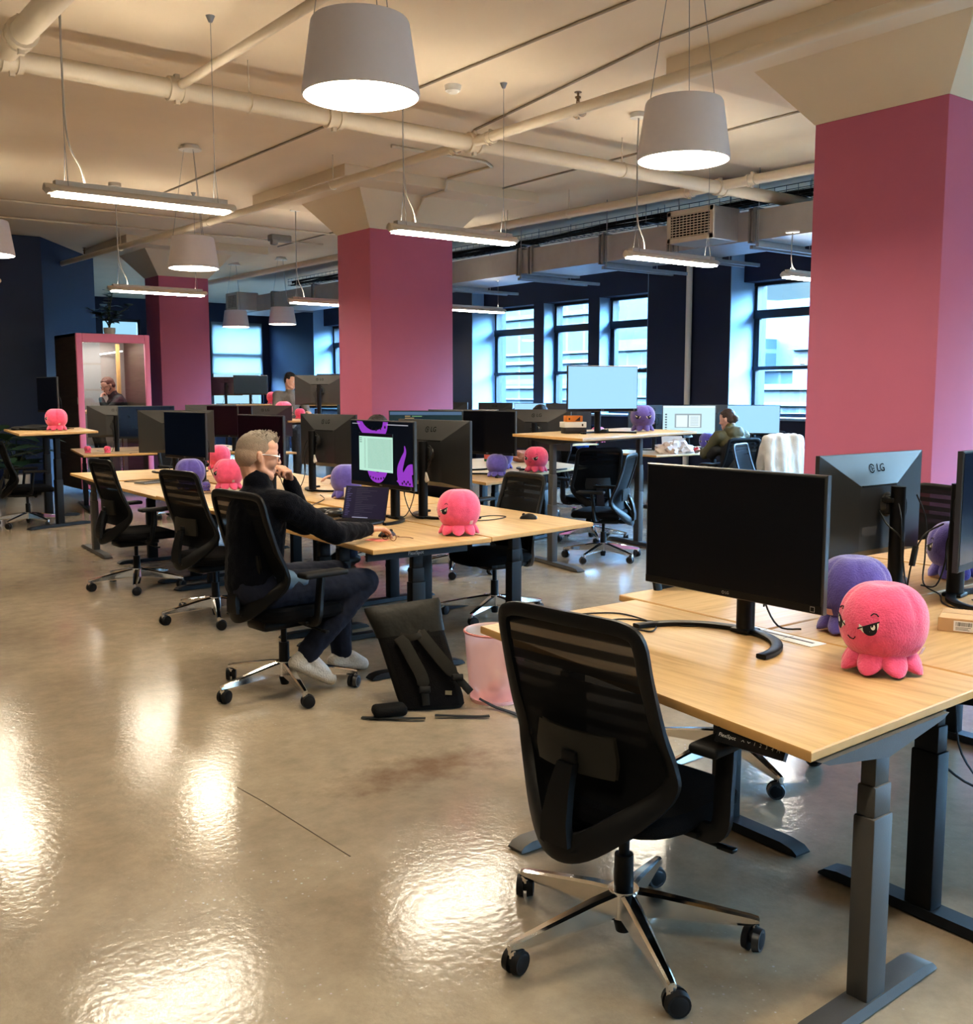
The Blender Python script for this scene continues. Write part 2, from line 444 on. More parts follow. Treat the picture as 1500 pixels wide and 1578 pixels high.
for a, b_ in BAYS.values():
    bm = bm_new(); box(bm, (13.31, (a + b_) / 2, 1.10), (.64, b_ - a, .04), bev=.006); struct(finish('trim_%d' % n, bm, JAMB)); n += 1
    bm = bm_new(); box(bm, (13.3, b_ - .008, 2.5), (.6, .016, 2.76)); box(bm, (13.3, a + .008, 2.5), (.6, .016, 2.76)); struct(finish('trim_%d' % n, bm, JAMB, smooth=0)); n += 1
bm = bm_new()
for y in (15.562, 14.002): box(bm, (13.46, y, 2.17), (.32, .016, 2.1))
struct(finish('trim_%d' % n, bm, JAMB, smooth=0))

wn = 1
def window(y0, y1, z0=1.12, z1=3.22):
    global wn
    X = 13.62; bm = bm_new(); f = .055
    box(bm, (X, y0 + f / 2, (z0 + z1) / 2), (.10, f, z1 - z0)); box(bm, (X, y1 - f / 2, (z0 + z1) / 2), (.10, f, z1 - z0))
    for z, h in ((z0 + .03, .06), (z1 - .025, .05), (2.73, .13), (1.885, .055)): box(bm, (X - .01, (y0 + y1) / 2, z), (.11, y1 - y0, h))
    for y in (y0 + .075, y1 - .075): box(bm, (X - .02, y, 2.29), (.05, .05, .86))
    w = struct(finish('window_%d' % wn, bm, DARKFR, smooth=0))
    bm = bm_new()
    for za, zb in ((2.80, 3.2), (1.91, 2.66), (1.17, 1.86)): box(bm, (X + .02, (y0 + y1) / 2, (za + zb) / 2), (.008, y1 - y0 - .1, zb - za))
    finish('pane', bm, GLASS, w, smooth=0)
    bm = bm_new(); box(bm, (X - .06, (y0 + y1) / 2, 1.93), (.03, .09, .02), bev=.006); finish('sash_lock', bm, STRUT, w)
    wn += 1
for y0, y1 in ((15.87, 17.46), (14.30, 15.55), (12.62, 13.99), (8.82, 10.73), (7.02, 8.80), (3.2, 5.78), (.52, 3.18), (-3.3, -.52), (-6.18, -3.32), (22.8, 24.38), (21.2, 22.78), (19.52, 21.18)): window(y0, y1)
def back_window(x0, x1, z0, z1, shade, Y=27.1):
    global wn
    bm = bm_new(); f = .06
    for x in (x0 + f / 2, x1 - f / 2): box(bm, (x, Y, (z0 + z1) / 2), (f, .1, z1 - z0))
    for z in (z0 + .03, z1 - .03, 1.6, 2.55): box(bm, ((x0 + x1) / 2, Y, z), (x1 - x0, .1, .07))
    w = struct(finish('window_%d' % wn, bm, DARKFR, smooth=0)); wn += 1
    bm = bm_new(); box(bm, ((x0 + x1) / 2, Y + .01, (z0 + z1) / 2), (x1 - x0 - .08, .008, z1 - z0 - .08)); finish('pane', bm, GLASS, w, smooth=0)
    if shade:
        m = bpy.data.materials.new('roller shade cloth'); m.use_nodes = True; nt, N, L = nodes(m); N.remove(N['Principled BSDF'])
        d = N.new('ShaderNodeBsdfDiffuse'); d.inputs[0].default_value = (.5, .55, .58, 1)
        t = N.new('ShaderNodeBsdfTranslucent'); t.inputs[0].default_value = (.24, .25, .24, 1)
        p = N.new('ShaderNodeBsdfTransparent'); p.inputs[0].default_value = (.9, .95, 1, 1)
        a = N.new('ShaderNodeMixShader'); a.inputs[0].default_value = .6; L.new(d.outputs[0], a.inputs[1]); L.new(t.outputs[0], a.inputs[2])
        b2 = N.new('ShaderNodeMixShader'); b2.inputs[0].default_value = .38; L.new(a.outputs[0], b2.inputs[1]); L.new(p.outputs[0], b2.inputs[2]); L.new(b2.outputs[0], N['Material Output'].inputs[0])
        bm = bm_new(); box(bm, ((x0 + x1) / 2, Y - .09, (2.02 + z1) / 2), (x1 - x0 - .02, .004, z1 - 2.02)); box(bm, ((x0 + x1) / 2, Y - .09, 2.02), (x1 - x0 - .02, .02, .03))
        finish('roller_shade', bm, m, w, smooth=0)
back_window(11.3, 12.8, 1.0, 3.4, True); back_window(8.4, 9.4, 1.0, 3.37, False)
for x0 in (6.5, 8.5, 10.5): back_window(x0, x0 + 2, 1.0, 3.4, False, -8.05)

# ------------------------------------------------------------------ pillars
PILW = mat('pillar capital plaster', (.74, .64, .51), .8, var=.05, vscale=2, bump=.1, bscale=8)
def pillar(label, x0, x1, y0, y1, e=.31, drop=None):
    t = thing('pillar', label, 'pillar', ((x0 + x1) / 2, (y0 + y1) / 2, 0), group='pink pillars')
    hx, hy = (x1 - x0) / 2, (y1 - y0) / 2
    bm = bm_new(); box(bm, (0, 0, 1.7), (2 * hx, 2 * hy, 3.4), bev=.006); finish('shaft', bm, PINK, t)
    bm = bm_new()
    loft(bm, [[V((sx * a, sy * b, z)) for sx, sy in ((-1, -1), (1, -1), (1, 1), (-1, 1))] for a, b, z in ((hx + .004, hy + .004, 3.399), (hx + e, hy + e, 3.78), (hx + e, hy + e, 3.785))])
    finish('capital', bm, PILW, t, smooth=0)
    dx, dy = drop or (.75, .75)
    bm = bm_new(); box(bm, (0, 0, 3.84), (2 * (hx + dx), 2 * (hy + dy), .119)); finish('drop_panel', bm, PILW, t, smooth=0)
    return t
pillar('pink square pillar with white flared top between the long desk row and the windows', 6.42, 7.6, 10.63, 11.39)
pillar('wide pink pillar nearest on the right, lit lilac on its right face', 6.54, 7.75, 3.68, 4.68)
pillar('pink pillar far left, just behind the phone booth', 6.23, 7.08, 16.97, 17.6)

# ------------------------------------------------------------------ ceiling services
def pipe(label, pts, r, collars=(), rods=(), cat='pipe', name='pipe', m=PIPEW, rodtop=3.9):
    t = thing(name, label, cat, pts[0])
    o = V(pts[0]); bm = bm_new(); tube(bm, [V(p) - o for p in pts], r, seg=14); finish('run', bm, m, t)
    d = (V(pts[1]) - o).normalized()
    for c in collars:
        bm = bm_new(); q = V(c) - o; w = r * 1.3
        cyl(bm, q - d * w * .75, q - d * w * .35, r * 1.28, seg=14); cyl(bm, q + d * w * .35, q + d * w * .75, r * 1.28, seg=14); cyl(bm, q - d * w * .36, q + d * w * .36, r * 1.12, seg=14)
        box(bm, q + V((0, 0, r * 1.3)), (r * .5, r * .5, r * .5)); box(bm, q - V((0, 0, r * 1.3)), (r * .5, r * .5, r * .5)); finish('coupling', bm, m, t)
    for c in rods:
        bm = bm_new(); q = V(c) - o; top = rodtop - o.z
        cyl(bm, (q.x, q.y, q.z + r), (q.x, q.y, top), .006, seg=6)
        tube(bm, [q + (V((math.cos(a), 0, math.sin(a))) if abs(d.y) > .5 else V((0, math.cos(a), math.sin(a)))) * (r + .004) for a in [2 * math.pi * k / 12 for k in range(12)]], .006, seg=5, closed=True)
        finish('hanger', bm, m, t)
    return t
pipe('thick white sprinkler main pipe crossing under the ceiling from upper left to right', [(1.70, 7.3, 3.6), (10.6, 7.3, 3.6)], .066,
     [(1.78, 7.3, 3.6), (2.86, 7.3, 3.6), (4.1, 7.3, 3.6), (5.45, 7.3, 3.6), (8.62, 7.3, 3.6)], [(3.4, 7.3, 3.6), (7.2, 7.3, 3.6)])
pipe('long white sprinkler branch pipe running away along the pillars', [(5.45, -3.9, 3.6), (5.42, 7.2, 3.6), (5.30, 12.5, 3.6), (5.0, 18.4, 3.6)], .042,
     [(5.45, 6.0, 3.6), (5.43, 7.05, 3.6), (5.42, 7.55, 3.6)], [(5.45, 3.0, 3.6), (5.37, 9.6, 3.6), (5.3, 12.6, 3.6), (5.15, 15.5, 3.6)])
pipe('thin white pipe teeing off the main pipe above the left big pendant', [(2.87, -3.9, 3.62), (2.87, 7.3, 3.62)], .03, [], [(2.87, 4.2, 3.62)])
pipe('fat white pipe in the upper left corner of the ceiling', [(1.74, -3.9, 3.64), (1.74, 7.3, 3.64)], .075, [(1.74, 6.9, 3.64)], [(1.74, 5.5, 3.64)])
pipe('white pipe running beside the silver duct', [(8.95, -1, 3.62), (8.62, 7.3, 3.62), (8.35, 12.2, 3.62), (8.2, 20, 3.62)], .05, [(8.63, 6.9, 3.62), (8.60, 7.7, 3.62)], [(8.5, 9.5, 3.62), (8.44, 10.6, 3.62), (8.7, 5.5, 3.62)])
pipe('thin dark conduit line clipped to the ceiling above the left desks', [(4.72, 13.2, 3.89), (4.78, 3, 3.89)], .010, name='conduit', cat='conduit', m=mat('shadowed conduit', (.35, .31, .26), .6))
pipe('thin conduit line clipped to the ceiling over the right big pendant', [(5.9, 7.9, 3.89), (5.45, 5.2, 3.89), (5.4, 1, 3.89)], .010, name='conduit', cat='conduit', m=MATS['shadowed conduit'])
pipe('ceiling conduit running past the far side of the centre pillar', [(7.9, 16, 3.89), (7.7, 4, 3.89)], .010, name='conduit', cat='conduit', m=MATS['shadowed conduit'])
pipe('conduit crossing the ceiling behind the left linear lamp', [(-1, 14.2, 3.88), (8.1, 14.2, 3.88)], .014, name='conduit', cat='conduit', m=PIPEW)
pipe('second conduit crossing the ceiling, a little farther back', [(2, 15.6, 3.87), (8.3, 15.2, 3.87)], .014, name='conduit', cat='conduit', m=PIPEW)
pipe('bent white conduit climbing the flared top of the centre pillar', [(6.95, 10.60, 3.42), (6.95, 10.28, 3.75), (6.95, 9.86, 3.76), (6.95, 9.80, 3.88), (6.95, 9.0, 3.88), (6.75, 8.85, 3.88), (5.6, 8.85, 3.88)], .016, name='conduit', cat='conduit', m=PIPEW)
pipe('white vertical conduit on the navy pier left of the right window', [(12.95, 11.55, .0), (12.95, 11.55, 3.89)], .05, name='conduit', cat='conduit', m=PIPEW)
pipe('white vertical conduit beside the centre pillar at the window wall', [(12.94, 18.45, .0), (12.94, 18.45, 3.89)], .05, [(12.94, 18.45, 3.4), (12.94, 18.45, 2.75)], name='conduit', cat='conduit', m=PIPEW)
# sprinkler heads
SPR = mat('sprinkler brass', (.25, .17, .10), .4, metal=.8)
for i, (x, y, lb) in enumerate(((5.45, 6.0, 'upright brass sprinkler head on the branch pipe in front of the main pipe'), (5.30, 12.0, 'upright brass sprinkler head on the branch pipe by the centre pillar'), (5.05, 16.9, 'small sprinkler head at the far end of the branch pipe'))):
    bm = bm_new(); cyl(bm, (0, 0, .042), (0, 0, .09), .012); cyl(bm, (0, 0, .09), (0, 0, .10), .022); cyl(bm, (0, 0, .10), (0, 0, .13), .008); cyl(bm, (0, 0, .13), (0, 0, .134), .028)
    tag(finish('sprinkler_head', bm, SPR, loc=(x, y, 3.6)), lb, 'sprinkler')
bm = bm_new(); cyl(bm, (0, 0, -.045), (0, 0, 0), .06, .068, 20); cyl(bm, (0, 0, -.06), (0, 0, -.045), .035, .05, 20)
tag(finish('smoke_detector', bm, WHITEP, loc=(4.95, 6.91, 3.9)), 'round white smoke detector on the ceiling right of the left big pendant', 'smoke detector')
bm = bm_new(); box(bm, (0, 0, -.05), (.34, .16, .10), bev=.02); box(bm, (-.12, -.05, -.12), (.1, .1, .08), bev=.02)
tag(finish('ceiling_speaker', bm, mat('grey box', (.3, .29, .28), .5), loc=(7.39, 14.9, 3.9)), 'small grey and white box fixed to the ceiling left of the centre pillar', 'ceiling box')

# duct
t = thing('air_duct', 'silver rectangular sheet metal air duct along the window wall', 'duct', (9.78, 14, 3.15))
bm = bm_new(); box(bm, (0, -1.5, .16), (.84, 17.2, .32)); finish('trunk', bm, DUCT, t, smooth=0)
for y in (13.35, 11.45, 11.2, 9.79, 8.62, 7.42, 6.3, 15.5, 17.5, 19.2):
    bm = bm_new(); box(bm, (0, y - 14, .16), (.90, .035, .38)); box(bm, (0, y - 14 + .07, .16), (.89, .02, .37))
    finish('flange', bm, STRUT, t, smooth=0)
for y in (13.3, 11.4, 9.7, 8.5, 7.35):
    bm = bm_new(); box(bm, (.28, y - 14, -.06), (1.5, .04, .04)); box(bm, (.28, y - 14 + .16, -.06), (1.3, .04, .04))
    for x in (-.46, .46): cyl(bm, (x, y - 14, -.08), (x, y - 14, .75), .006, seg=6)
    finish('trapeze_hanger', bm, STRUT, t, smooth=0)
for y0, y1 in ((7.66, 8.28), (19.95, 20.45)):
    bm = bm_new(); yc = (y0 + y1) / 2 - 14
    box(bm, (-.62, yc, .19), (.46, y1 - y0, .36), bev=.01); finish('grille_box', bm, DUCT, t, smooth=0)
    bm = bm_new(); w = y1 - y0
    box(bm, (-.855, yc, .34), (.02, w + .04, .05)); box(bm, (-.855, yc, .04), (.02, w + .04, .05)); box(bm, (-.855, yc - w / 2, .19), (.02, .05, .34)); box(bm, (-.855, yc + w / 2, .19), (.02, .05, .34))
    for k in range(9): box(bm, (-.853, yc, .075 + k * .029), (.012, w, .010))
    for k in range(11): box(bm, (-.853, yc - w / 2 + .05 + k * (w - .1) / 10, .19), (.008, .006, .28))
    g = finish('grille', bm, mat('grille enamel', (.62, .56, .48), .5), t, smooth=0)
    bm = bm_new(); box(bm, (-.848, yc, .19), (.006, w - .04, .28)); finish('grille_void', bm, mat('dark void', (.01, .01, .01), .9), t, smooth=0)
# wire basket tray with cables
t = thing('cable_tray', 'black wire basket cable tray with cables hanging above the silver duct', 'cable tray', (9.98, 11, 3.66))
bm = bm_new()
for x, z in ((-.15, 0), (-.05, 0), (.05, 0), (.15, 0), (-.15, .07), (.15, .07), (-.15, .12), (.15, .12)): tube(bm, [(x, -5.5, z), (x, 8.5, z)], .004, seg=4)
for k in range(90):
    y = -5.5 + k * .157; tube(bm, [(-.15, y, .12), (-.15, y, 0), (.15, y, 0), (.15, y, .12)], .0035, seg=4)
finish('basket', bm, WIRE, t, smooth=0)
for j in range(7):
    bm = bm_new(); pts = []
    ph = random.random() * 6
    for k in range(29): pts.append((-.10 + .033 * j + .025 * math.sin(k * .9 + ph), -5.5 + k * .5, .025 + .02 * (j % 3) + .02 * math.sin(k * .7 + ph * 2)))
    tube(bm, pts, .013, seg=6); finish('cable', bm, CABLE, t)
for y in (-4, -1.5, 1, 3.5, 6):
    bm = bm_new(); 
    for x in (-.17, .17): cyl(bm, (x, y, -.02), (x, y, .24), .005, seg=6)
    box(bm, (0, y, -.012), (.36, .03, .015)); finish('tray_hanger', bm, STRUT, t)

# ------------------------------------------------------------------ lamps
def pendant_proto():
    t = thing('pendant_lamp', 'x', 'pendant lamp')
    bm = bm_new(); lathe(bm, [(.238, 0), (.245, .004), (.245, .014), (.204, .292), (.197, .304), (.03, .308), (.03, .302), (.190, .296), (.236, .016), (.238, 0)], 40); finish('lamp_shade', bm, SHADE, t)
    bm = bm_new(); cyl(bm, (0, 0, .020), (0, 0, .026), .232, seg=40); finish('diffuser', bm, LAMPGLOW, t)
    for k in range(3):
        a = k * 2.094 + .6; bm = bm_new(); cyl(bm, (.19 * math.cos(a), .19 * math.sin(a), .302), (.055 * math.cos(a), .055 * math.sin(a), 1.165), .0022, seg=5); finish('suspension_wire', bm, STRUT, t)
    bm = bm_new(); cyl(bm, (0, 0, 1.15), (0, 0, 1.18), .085, .085, 24); cyl(bm, (0, 0, 1.135), (0, 0, 1.15), .11, .11, 24); finish('ceiling_canopy', bm, WHITEP, t)
    return t
PL = [((2.31, 3.88), 'large white pendant lamp at top centre, nearest of the pendants'),
      ((4.28, 3.88), 'white drum pendant lamp hanging in front of the nearest pink pillar capital'),
      ((4.07, 10.1), 'white pendant lamp below the left linear lamp, in front of the far pink pillar'),
      ((2.20, 10.25), 'white pendant lamp cut off by the left photo edge'),
      ((8.24, 18.5), 'small distant white pendant lamp by the shaded back window'),
      ((8.60, 17.3), 'small distant white pendant lamp beside the duct end grille'),
      ((.33, 3.88), 'white pendant lamp left of the nearest pendant, out of the photo')]
p0 = pendant_proto()
for i, ((x, y), lb) in enumerate(PL):
    if i == 6: continue
    o = p0 if i == 0 else dup(p0)
    o['label'] = lb; o['group'] = 'white pendant lamps'; o.location = (x, y, 2.72)
def linear_proto():
    t = thing('linear_lamp', 'x', 'linear lamp')
    sec = [(-.072, .004), (-.066, .022), (-.045, .042), (0, .055), (.045, .042), (.066, .022), (.072, .004), (.060, 0), (-.060, 0)]
    bm = bm_new(); rings = []
    for x, s in ((-.60, .55), (-.585, .85), (-.55, 1), (.55, 1), (.585, .85), (.60, .55)): rings.append([V((x + (.02 if z < .01 and x < 0 else (-.02 if z < .01 else 0)), y * s if abs(x) > .56 else y, z)) for y, z in sec])
    loft(bm, rings)
    for y in (-.026, .026): box(bm, (0, y, .058), (1.08, .006, .034))
    for x in (-.52, .52): box(bm, (x, 0, .058), (.04, .05, .034))
    finish('housing', bm, FIXT, t)
    bm = bm_new(); prism(bm, [(-.545, -.054), (.545, -.054), (.545, .054), (-.545, .054)], -.012, -.0005); finish('diffuser', bm, TUBEGLOW, t, smooth=0)
    bm = bm_new(); box(bm, (0, 0, .0565), (1.0, .035, .005)); finish('added_uplight', bm, mat('added uplight glow', (1, .97, .9), .6, emit=(1.0, .88, .68), estr=75.0, var=.02), t, smooth=0)  # recessed glowing strip added to brighten the ceiling
    for x in (-.47, .47):
        bm = bm_new(); cyl(bm, (x, 0, .30), (x, 0, 1.2), .0022, seg=5)
        cyl(bm, (x, -.04, .045), (x, 0, .30), .0022, seg=5); cyl(bm, (x, .04, .045), (x, 0, .30), .0022, seg=5); cyl(bm, (x, 0, 1.18), (x, 0, 1.22), .012, .03, 10); finish('suspension_wire', bm, STRUT, t)
    bm = bm_new(); tube(bm, catmull([(-.36, 0, .05), (-.38, 0, .16), (-.45, .01, .34), (-.462, .012, .8), (-.455, .01, 1.2)], 5), .006, seg=6); finish('power_cord', bm, mat('grey cord', (.5, .48, .45), .5), t)
    bm = bm_new(); cyl(bm, (-.47, 0, 1.18), (-.47, 0, 1.22), .07, seg=20); finish('ceiling_canopy', bm, WHITEP, t)
    return t
LL = [((2.36, 6.62), 'long linear suspended lamp upper left, nearest on that side'),
      ((4.76, 6.62), 'linear suspended lamp in front of the centre pillar top'),
      ((7.17, 6.60), 'linear suspended lamp hanging under the silver duct'),
      ((9.58, 6.75), 'linear suspended lamp partly hidden by the nearest pink pillar'),
      ((4.55, 12.4), 'linear suspended lamp in front of the far left pink pillar'),
      ((9.15, 12.3), 'linear suspended lamp just right of the centre pillar, low against the windows'),
      ((6.95, 12.6), 'linear suspended lamp partly hidden behind the left side of the centre pillar'),
      ((2.36, .8), 'a'), ((4.76, .8), 'b'), ((0, 6.62), 'c'), ((0, .8), 'd'), ((2.2, 12.4), 'e'), ((7.2, .8), 'f'), ((11.6, 18.4), 'n')]
OFF = ['added linear suspended lamp overhead near the camera', 'added linear suspended lamp overhead right of the camera', 'added linear suspended lamp left of the upper left lamp', 'added linear suspended lamp overhead left of the camera', 'added linear suspended lamp beyond the left photo edge pendant', 'added linear suspended lamp near the front right windows', 'added far linear suspended lamp beside the window wall']  # lamps out of view, added to help light the room
l0 = linear_proto(); k = 0
for i, ((x, y), lb) in enumerate(LL):
    o = l0 if i == 0 else dup(l0)
    if len(lb) == 1: lb = OFF[k]; k += 1
    o['label'] = lb; o['group'] = 'linear suspended lamps'; o.location = (x, y, 2.68)
    if 8.3 < x < 10.8:   # these hang from the duct's underside
        for c in o.children:
            if c.name.split('.')[0] in ('suspension_wire', 'power_cord', 'ceiling_canopy'): c.scale.z = .38

# ------------------------------------------------------------------ outside
def facade_mat(name, base, glass, sx, sz, fr=.12, rough=.5, off=0.0):
    base = tuple(c * .058 for c in base); glass = tuple(c * .048 for c in glass)
    m = mat(name, base, rough); nt, N, L = nodes(m); b = N['Principled BSDF']
    tc = N.new('ShaderNodeTexCoord'); sp = N.new('ShaderNodeSeparateXYZ'); L.new(tc.outputs['Object'], sp.inputs[0])
    def cell(o, s, f):
        a = N.new('ShaderNodeMath'); a.operation = 'MULTIPLY'; a.inputs[1].default_value = s; L.new(o, a.inputs[0])
        c = N.new('ShaderNodeMath'); c.operation = 'FRACT'; L.new(a.outputs[0], c.inputs[0])
        d = N.new('ShaderNodeMath'); d.operation = 'GREATER_THAN'; d.inputs[1].default_value = f; L.new(c.outputs[0], d.inputs[0]); return d.outputs[0]
    u = cell(sp.outputs['Y'], sx, fr); v = cell(sp.outputs['Z'], sz, fr * 1.6)
    mu = N.new('ShaderNodeMath'); mu.operation = 'MULTIPLY'; L.new(u, mu.inputs[0]); L.new(v, mu.inputs[1])
    nz = N.new('ShaderNodeTexNoise'); nz.inputs['Scale'].default_value = .5; L.new(tc.outputs['Object'], nz.inputs['Vector'])
    mg = N.new('ShaderNodeMix'); mg.data_type = 'RGBA'; L.new(nz.outputs[0], mg.inputs[0]); mg.inputs[6].default_value = tuple(c * .7 for c in glass) + (1,); mg.inputs[7].default_value = tuple(min(1, c * 1.2) for c in glass) + (1,)
    mx = N.new('ShaderNodeMix'); mx.data_type = 'RGBA'; L.new(mu.outputs[0], mx.inputs[0]); mx.inputs[6].default_value = base + (1,); L.new(mg.outputs[2], mx.inputs[7]); L.new(mx.outputs[2], b.inputs['Base Color'])
    return m
def building(label, x, y0, y1, top, m, bands=(), bm_extra=None, base=-12):
    t = thing('building', label, 'building', (x, (y0 + y1) / 2, base)); h = top - base; w = y1 - y0
    bm = bm_new(); box(bm, (4, 0, h / 2), (8, w, h)); finish('facade', bm, m, t, smooth=0)
    for z, dz, mm in bands:
        bm = bm_new(); box(bm, (-.15, 0, z - base), (.5, w, dz)); finish('cornice', bm, mm, t, smooth=0)
    return t
PALE = mat('pale facade panel', (.028, .042, .052), .6); PALER = mat('bright facade rail', (.05, .07, .08), .5)
building('glass office tower seen through the left pair of windows', 62, 63, 120, 46, facade_mat('tower glazing', (.62, .74, .78), (.22, .36, .46), .45, .42), [(4.2, .3, PALER), (5.0, .2, PALER), (2.0, .25, PALER), (-.6, .3, PALER), (.9, .12, PALER), (8.4, .4, PALE)])
building('low glazed block with braced panes outside the middle window', 56, 48.5, 57.4, 5.4, facade_mat('braced glazing', (.70, .80, .84), (.30, .45, .56), .7, .55, .1), [(5.0, .8, PALE), (3.4, .2, PALER), (.3, .25, PALER), (1.2, .1, PALER)])
building('stepped louvred block rising behind the low glazed one', 74, 58, 78, 9.5, facade_mat('louvre wall', (.66, .78, .82), (.42, .58, .66), .02, 1.8, .3), [(9.0, .6, PALE)])
building('wide louvred hall under the sky in the right window', 64, 27, 57, 8.2, facade_mat('louvre hall', (.66, .80, .86), (.40, .58, .68), .01, 1.5, .34), [(3.3, .3, PALER), (.8, .25, PALER)])
building('glazed storey in front of the louvred hall', 61, 27, 50, 3.2, facade_mat('band glazing', (.72, .82, .86), (.32, .48, .58), .55, .30, .12), [(3.1, .2, PALER), (.9, .2, PALER)])
building('brick chimney block at the right edge of the right window', 52, 30, 38.2, 4.2, mat('sunlit brick', (.045, .036, .036), .8, var=.25, vscale=4), [(4.1, .25, PALE)])
building('old stone facade with pilasters at the foot of the right window', 46, 24, 42, 1.9, facade_mat('stone bays', (.62, .66, .64), (.25, .36, .42), .75, .62, .38), [(1.8, .3, PALER), (.9, .18, PALER), (.2, .12, PALE)])
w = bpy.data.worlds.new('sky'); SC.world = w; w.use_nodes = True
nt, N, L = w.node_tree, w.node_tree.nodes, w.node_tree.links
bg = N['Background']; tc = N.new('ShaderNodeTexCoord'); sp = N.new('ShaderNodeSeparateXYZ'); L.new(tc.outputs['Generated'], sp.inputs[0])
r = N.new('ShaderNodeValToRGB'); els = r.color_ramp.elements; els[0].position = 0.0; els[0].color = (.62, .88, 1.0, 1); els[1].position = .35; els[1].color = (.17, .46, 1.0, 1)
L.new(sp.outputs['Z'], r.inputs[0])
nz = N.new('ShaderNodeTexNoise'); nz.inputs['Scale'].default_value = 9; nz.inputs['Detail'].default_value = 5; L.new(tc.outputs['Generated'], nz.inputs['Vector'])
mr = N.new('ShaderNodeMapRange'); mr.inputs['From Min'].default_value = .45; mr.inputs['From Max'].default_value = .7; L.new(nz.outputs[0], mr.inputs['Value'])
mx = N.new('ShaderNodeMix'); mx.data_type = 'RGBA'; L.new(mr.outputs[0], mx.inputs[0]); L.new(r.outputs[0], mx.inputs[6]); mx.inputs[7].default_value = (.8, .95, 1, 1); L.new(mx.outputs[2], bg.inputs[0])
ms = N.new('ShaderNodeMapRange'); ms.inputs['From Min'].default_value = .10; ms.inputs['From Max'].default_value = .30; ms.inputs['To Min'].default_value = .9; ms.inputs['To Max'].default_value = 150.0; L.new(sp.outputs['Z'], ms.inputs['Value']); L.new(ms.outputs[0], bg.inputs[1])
su = bpy.data.lights.new('sun', 'SUN'); su.energy = 1.0; su.angle = R(3); su.color = (.9, .97, 1)
so = bpy.data.objects.new('sun', su); COL.objects.link(so); so.rotation_euler = Euler((0, R(-52), R(20)))
for i, (a, b_) in enumerate(BAYS.values()):
    la = bpy.data.lights.new('window_portal', 'AREA'); la.shape = 'RECTANGLE'; la.size = 2.1; la.size_y = b_ - a; la.cycles.is_portal = True
    lo = bpy.data.objects.new('window_portal', la); COL.objects.link(lo); lo.location = (13.72, (a + b_) / 2, 2.17); lo.rotation_euler = (0, R(90), 0)
la = bpy.data.lights.new('window_portal', 'AREA'); la.shape = 'RECTANGLE'; la.size = 6; la.size_y = 2.4; la.cycles.is_portal = True
lo = bpy.data.objects.new('window_portal', la); COL.objects.link(lo); lo.location = (9.5, -8.12, 2.2); lo.rotation_euler = (R(90), 0, 0)
SC.view_settings.view_transform = 'Standard'; SC.view_settings.look = 'Medium High Contrast'; SC.view_settings.exposure = 0.02
SC.cycles.max_bounces = 8; SC.cycles.diffuse_bounces = 4; SC.cycles.transparent_max_bounces = 24; SC.cycles.sample_clamp_indirect = 6.0
SC.cycles.caustics_reflective = False; SC.cycles.caustics_refractive = False
